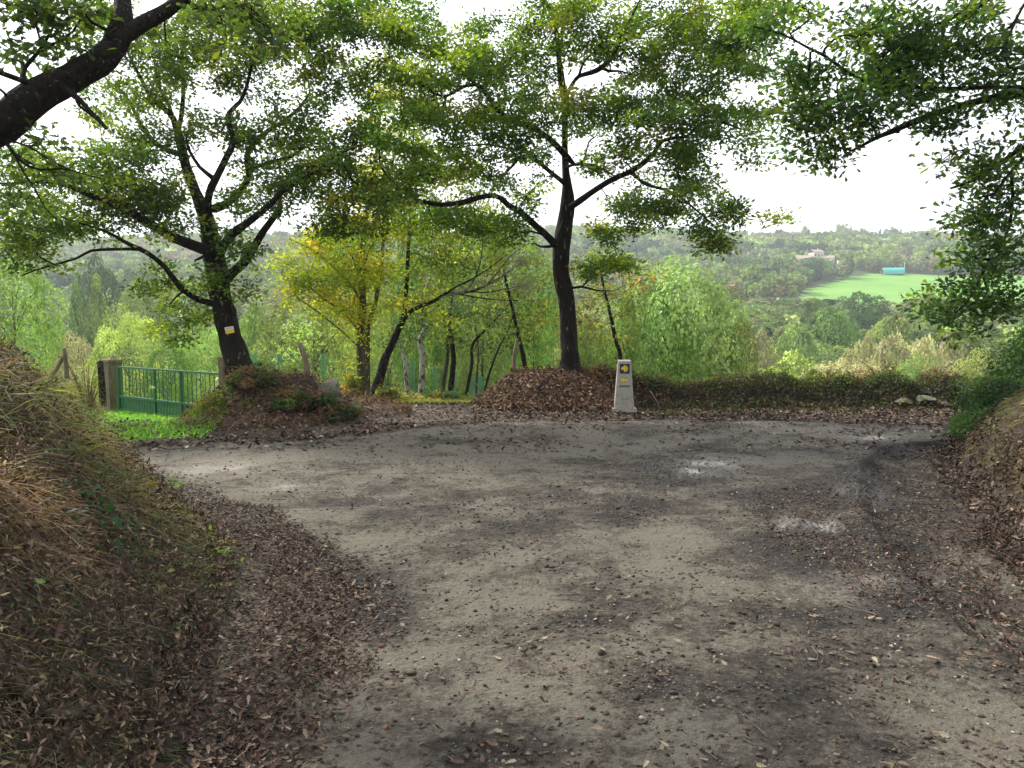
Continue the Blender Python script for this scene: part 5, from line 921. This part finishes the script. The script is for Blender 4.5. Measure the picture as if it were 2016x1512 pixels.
named = [(1335, 512, 330, 31, 'round', 'sage', 'big light green willow rising behind the wall right of the waymarker', None), (1235, 600, 170, 27, 'tall', 'fresh', 'lower fresh green willow directly behind the waymarker', None), (1290, 570, 200, 30, 'round', 'fresh', 'green shoulder on the left of the big willow', None), (1400, 585, 190, 32, 'round', 'sage', 'pale rounded crown on the right of the big willow', None), (1445, 640, 130, 30, 'round', 'pale', 'pale willow shoulder at the right foot of the big willow', None),
 (1160, 650, 90, 24.5, 'round', 'mid', 'mid green bush tree between the middle oak and the waymarker', None), (20, 500, 190, 24, 'round', 'pale', 'light green tree at the left edge above the dry bank', None), (250, 612, 150, 42, 'round', 'pale', 'pale yellow green round tree behind the left part of the gate', None), (140, 655, 130, 46, 'round', 'straw', 'straw coloured tree left of the pale round one behind the gate', None),
 (395, 640, 150, 40, 'round', 'pale', 'pale tree behind the gate just left of the leaning oak', None), (330, 670, 130, 36, 'round', 'fresh', 'fresh green tree low behind the middle of the gate', None), (630, 655, 130, 48, 'round', 'straw', 'beige tree glowing behind the green mesh fence', None), (575, 665, 90, 50, 'round', 'straw', 'smaller beige tree left of the glowing one behind the mesh fence', None), (690, 660, 110, 52, 'round', 'straw', 'beige tree behind the foot of the yellow chestnut', None),
 (500, 600, 110, 60, 'round', 'mid', 'green tree right behind the leaning oak trunk', None), (1000, 640, 150, 45, 'round', 'fresh', 'green tree filling the gap above the footpath', None), (860, 600, 170, 44, 'round', 'fresh', 'yellow green tree behind the row of trunks', None), (1090, 600, 120, 42, 'round', 'olive', 'olive tree behind the tall middle oak trunk', None), (760, 560, 150, 48, 'round', 'fresh', 'light green tree seen between the yellow chestnut and the leaning tree', None), (700, 430, 150, 31, 'round', 'pale', 'tall yellow green tree standing behind the yellow chestnut', None), (830, 400, 160, 33, 'round', 'fresh', 'tall light green tree high behind the leaning trunk', None), (950, 400, 170, 32, 'round', 'olive', 'tall olive tree behind the left limb of the middle oak', None), (1050, 480, 120, 34, 'round', 'fresh', 'slender green tree seen left of the middle oak trunk', None), (930, 520, 160, 50, 'tall', 'olive', 'tall olive tree behind the bare branchlets', None),
 (1640, 606, 100, 150, 'round', 'mid', 'dome shaped green tree in the middle of the valley', None), (1700, 575, 95, 205, 'round', 'dark', 'dark spreading tree just under the meadow', None), (1600, 585, 70, 200, 'round', 'mid', 'round tree at the lower left of the meadow', None), (1570, 640, 90, 120, 'round', 'pale', 'pale tree left of the green dome tree', None), (1760, 615, 90, 150, 'round', 'fresh', 'yellow green tree right of the green dome tree', None),
 (1830, 580, 110, 190, 'tall', 'fresh', 'light green plumed tree at the lower right of the meadow', None), (1500, 660, 80, 100, 'tall', 'straw', 'greyish pale plumed tree right of the big willow', None), (1710, 650, 60, 80, 'round', 'straw', 'bleached tree at the middle of the valley', None), (1760, 655, 100, 78, 'round', 'straw', 'bleached tree right of its twin', None), (1820, 660, 90, 80, 'round', 'straw', 'straw gold tree nearer the right branches', None), (1870, 665, 80, 84, 'round', 'straw', 'straw gold tree under the hanging oak branch', None),
 (1560, 690, 130, 55, 'round', 'pale', 'pale green low tree beyond the brambled wall', None), (1680, 700, 120, 50, 'round', 'straw', 'low straw tree beyond the brambled wall', None), (1800, 700, 130, 52, 'round', 'pale', 'pale low tree beyond the flat stone on the wall', None), (1930, 690, 130, 50, 'round', 'pale', 'pale low tree beyond the right end of the wall', None), (1470, 715, 100, 45, 'round', 'fresh', 'fresh green low tree below the big willow', None),
 (190, 560, 80, 115, 'tall', 'mid', 'green poplar like tree on the left slope', None), (150, 570, 60, 118, 'tall', 'mid', 'green pointed tree left of its taller twin on the left slope', None), (190, 500, 90, 170, 'round', 'dark', 'blue green crown high on the left slope', None), (280, 545, 100, 140, 'round', 'mid', 'large mid green crown on the left slope', None)]
for a in named: valley_tree(*a[:8])
VG = 'trees of the valley'
cnt = 0; names_xy = [(P(a[0], 700, a[3])[0], a[3]) for a in named]
Y = 38.0
while Y < 172:
    sp = 5.6 + Y * .026; xw = Y * .76 + 6; x = -xw + rng.random() * sp
    while x < xw:
        xx, yy = x + rng.normal() * sp * .22, Y + rng.normal() * sp * .25; x += sp * 1.12
        if any(math.hypot(xx - a, yy - b) < 4.5 for a, b in names_xy): continue
        px, _ = proj(xx, yy, 0); t = rng.random(); lf = px < 1000; t = t * .9 + .1 if yy > 115 else t
        if yy < 70: mt = 'straw' if t < .3 else 'pale' if t < .68 else 'fresh' if t < .88 else 'olive'
        elif yy < 115: mt = 'straw' if t < .22 else 'pale' if t < .48 else 'mid' if t < .75 else 'olive'
        else: mt = 'dark' if t < .2 else 'mid' if t < .55 else 'fresh' if t < .8 else 'olive'
        kd = 'round' if rng.random() < .84 else 'tall' if rng.random() < .75 else 'wispy'
        if yy < 130 and kd != 'round': kd = 'round' if rng.random() < .8 else 'tall'
        h = rng.uniform(6.5, 10.5) if yy < 110 else rng.uniform(9, 14); h *= .8 if yy < 55 else 1
        wd = h * (rng.uniform(.75, 1.15) if kd == 'round' else .55)
        lab = {'straw': 'straw coloured', 'pale': 'pale yellow green', 'fresh': 'fresh green', 'mid': 'mid green', 'dark': 'dark green', 'olive': 'olive'}[mt] + {'round': ' round crowned tree', 'tall': ' plumed tree', 'wispy': ' wispy birch'}[kd] + (' among the valley woods on the ' + ('left' if lf else 'right')) + (', near' if yy < 70 else ', halfway down' if yy < 115 else ', across the valley floor')
        valley_tree(px, 0, wd, yy, kd, mt, lab, VG, height=h, base=(xx, yy)); cnt += 1
    Y += sp * .9
# the woods beyond: one mass
vs, fs, cs_ = [], [], []; nv = 0
lod = [[crown_mesh('c', nf, lf, lb, 'round', 200 + s) for s in range(4)] for nf, lf, lb in ((900, .085, 26), (360, .13, 18), (170, .19, 12))]
lodt = [[crown_mesh('c', nf, lf, lb, 'tall', 300 + s) for s in range(2)] for nf, lf, lb in ((700, .075, 40), (300, .11, 26), (150, .16, 16))]
FARC = {'dark': (.032, .072, .04), 'mid': (.115, .17, .06), 'fresh': (.19, .25, .07), 'olive': (.16, .18, .08), 'rust': (.19, .165, .10), 'pale': (.24, .27, .12)}
Y = 175.0; nt_ = 0
while Y < 1080:
    sp = 8.5 + (Y - 175) * .0055; xw = Y * .92 + 20; x = -xw + rng.random() * sp
    X_, Y_ = [], []
    while x < xw: X_.append(x + rng.normal() * sp * .25); Y_.append(Y + rng.normal() * sp * .25); x += sp
    X_, Y_ = np.array(X_), np.array(Y_)
    bad = inpoly(X_, Y_, [(a * 1.0 + (4 if a > 200 else -2), b) for a, b in FIELD]) | inpoly(X_, Y_, FIELD2) | inpoly(X_, Y_, FIELD3) | inpoly(X_, Y_, [(186, 490), (215, 500), (240, 505), (240, 545), (186, 545)])
    Z_ = H(X_, Y_, False); cl = fbm(X_ / 55, Y_ / 55, 131); c2 = fbm(X_ / 30, Y_ / 90, 133)
    for xx, yy, zz, bd, a, b in zip(X_, Y_, Z_, bad, cl, c2):
        if bd: continue
        t = rng.random() * .5 + a * .9 + .3
        k = 'dark' if t < .24 else 'mid' if t < .56 else 'olive' if t < .7 else 'fresh' if b > -.15 else 'rust'
        if rng.random() < .06: k = 'pale'
        L_ = 0 if yy < 290 else 1 if yy < 520 else 2; tall = b < -.45
        v, f, c = (lodt if tall else lod)[L_][int(rng.integers(0, 2 if tall else 4))]
        h = rng.uniform(8, 13) * (1 + .25 * (rng.random() < .1)) * (1.25 if yy > 600 else 1); wd = h * rng.uniform(.8, 1.2) * (.6 if tall else 1)
        if 225 < yy < 305 and 70 < xx < 260: h *= .62
        if yy > 880 and 250 < xx < 420 and rng.random() < .12: h *= 1.6
        an = rng.random() * 6.28; ca, sa = math.cos(an), math.sin(an)
        W = np.stack([(v[:, 0] * ca - v[:, 1] * sa) * wd + xx, (v[:, 0] * sa + v[:, 1] * ca) * wd + yy, v[:, 2] * h + zz - .5], 1)
        vs.append(W.astype(np.float32)); fs.append((f + nv).astype(np.int32)); nv += len(W)
        cs_.append((1.35 * c * np.array(FARC[k]) * math.exp(rng.normal() * .15)).astype(np.float32)); nt_ += 1
    Y += sp * .88
o = quads('far_woodland', np.vstack(vs), np.vstack(fs), leafmat('far leaves', (1, 1, 1), .25, 0, gloss=.0, tint=(1.2, 1.4, .9)), None, np.vstack(cs_)); tag(o, 'hazy mixed woods covering the far side of the valley', kind='stuff')
print('far trees', nt_, 'valley trees', cnt, 'far faces', sum(len(f) for f in fs))
# ================================================================ farm buildings across the valley
M_WALLW = surf('whitewash', (.62, .6, .56), (.78, .76, .72), .5, .9, .1); M_ROOF = surf('clay roof', (.36, .26, .21), (.48, .38, .32), 1.0, .9, .3); M_GLS = surf('dark window', (.02, .025, .03), (.04, .045, .05), 1, .2, 0)
M_TURQ = surf('turquoise sheeting', (.03, .42, .38), (.05, .5, .45), .4, .5, .1, stretch=(4, 1, 1)); M_BRICK = surf('red brick', (.36, .12, .07), (.48, .2, .12), 2, .9, .2)
def house(px, py, Y, w_, d_, h_, rz, label, roofm=M_ROOF):
    q = P(px, py, Y); g = Hs(q[0], Y); root = thing('farmhouse', (q[0], Y, g - .3), label, 'house', 'farm houses across the valley', rotz=rz)
    g2 = max(q[2] - g, 0) - 1.5; h_ = h_ * .95 + g2
    mb = MB(); mb.box((0, 0, h_ / 2), (w_, d_, h_)); mb.build('wall', M_WALLW, root)
    mb = MB(); rh = d_ * .28
    V = [(-w_ / 2 - .4, -d_ / 2 - .4, h_ + .01), (w_ / 2 + .4, -d_ / 2 - .4, h_ + .01), (w_ / 2 + .4, d_ / 2 + .4, h_ + .01), (-w_ / 2 - .4, d_ / 2 + .4, h_ + .01), (-w_ / 2 - .4, 0, h_ + rh), (w_ / 2 + .4, 0, h_ + rh)]
    mb.add(V, [(0, 1, 5, 4), (2, 3, 4, 5), (3, 2, 1, 0), (0, 4, 3, 3), (1, 2, 5, 5)]); rf = quads('roof', V, [(0, 1, 5, 4), (2, 3, 4, 5), (3, 2, 1, 0)], roofm, root)
    mb = MB(); mb.box((w_ * .25, d_ * .1, h_ + rh), (.8, .8, 1.6)); mb.build('chimney', M_WALLW, rf)
    for k in range(3):
        for lv in (0, 1):
            if lv * 2.8 + 2.6 + g2 > h_: continue
            mb = MB(); mb.box((-w_ * .32 + k * w_ * .32, -d_ / 2 - .02, g2 + 1.5 + lv * 2.8), (1.1, .08, 1.3)); mb.build('window', M_GLS, root)
house(1563, 524, 520, 9, 8, 6.5, .3, 'white house at the left end of the farm hamlet'); house(1584, 517, 535, 12, 8, 5, -.1, 'long pale house with a pinkish roof in the hamlet'); house(1606, 510, 545, 8, 7, 7, .2, 'tallest white house standing above its neighbours in the hamlet'); house(1628, 514, 540, 9, 7, 4, -.3, 'low pale house right of the tallest one'); house(1661, 518, 530, 7, 6, 4.5, .1, 'small white house alone at the right end of the hamlet')
q = P(1757, 541, 496); g = Hs(q[0], 496); root = thing('tunnel_barn', (q[0], 496, g - .1), 'turquoise half round barn with a red brick end at the top of the meadow', 'barn', rotz=R_(-12))
a = np.linspace(0, math.pi, 17); Rb = 4.6; Lb_ = 13.0; V = [(s * Lb_ / 2, math.cos(t) * Rb, math.sin(t) * Rb) for s in (-1, 1) for t in a]
quads('roof_shell', V, [(k, k + 1, k + 18, k + 17) for k in range(16)], M_TURQ, root, smooth=True)
V2 = [(-Lb_ / 2 + .3, math.cos(t) * Rb * .97, math.sin(t) * Rb * .97) for t in a] + [(-Lb_ / 2 + .3, math.cos(t) * Rb * .97, 0) for t in a]; quads('end_wall', V2, [(k, k + 1, k + 18, k + 17) for k in range(16)], M_BRICK, root)
V3 = [(Lb_ / 2 - .3 + (v[0] + Lb_ / 2 - .3) * 0, v[1], v[2]) for v in V2]; quads('end_wall', V3, [(k, k + 1, k + 18, k + 17) for k in range(16)], M_BRICK, root)
mb = MB(); mb.box((-Lb_ / 2 + .1, 0, 1.6), (.2, 3.2, 3.2)); mb.build('door', M_GLS, root)
q = P(1780, 541, 500); g = Hs(q[0], 500); root = thing('utility_pole', (q[0], 500, g), 'pale utility pole at the right end of the turquoise barn', 'pole'); mb = MB(); mb.tube([(0, 0, 0), (0, 0, 8)], [.28, .2], 8); mb.build('shaft', M_WALLW, root); mb = MB(); mb.box((0, 0, 7.4), (2.2, .2, .2)); mb.build('crossarm', M_WALLW, root)
# ================================================================ air
mb = MB(); mb.box((0, 1250, 30), (3000, 2700, 260)); hz = mb.build('haze', None); m, t = newmat('haze'); oo = nd(t, 'ShaderNodeOutputMaterial'); pv = nd(t, 'ShaderNodeVolumePrincipled'); pv.inputs['Color'].default_value = (.86, .93, 1, 1); pv.inputs['Density'].default_value = .00042; pv.inputs['Anisotropy'].default_value = .2
t.links.new(pv.outputs[0], oo.inputs['Volume']); hz.data.materials.append(m); hz['kind'] = 'stuff'; hz['label'] = 'thin pale haze lying over the valley'
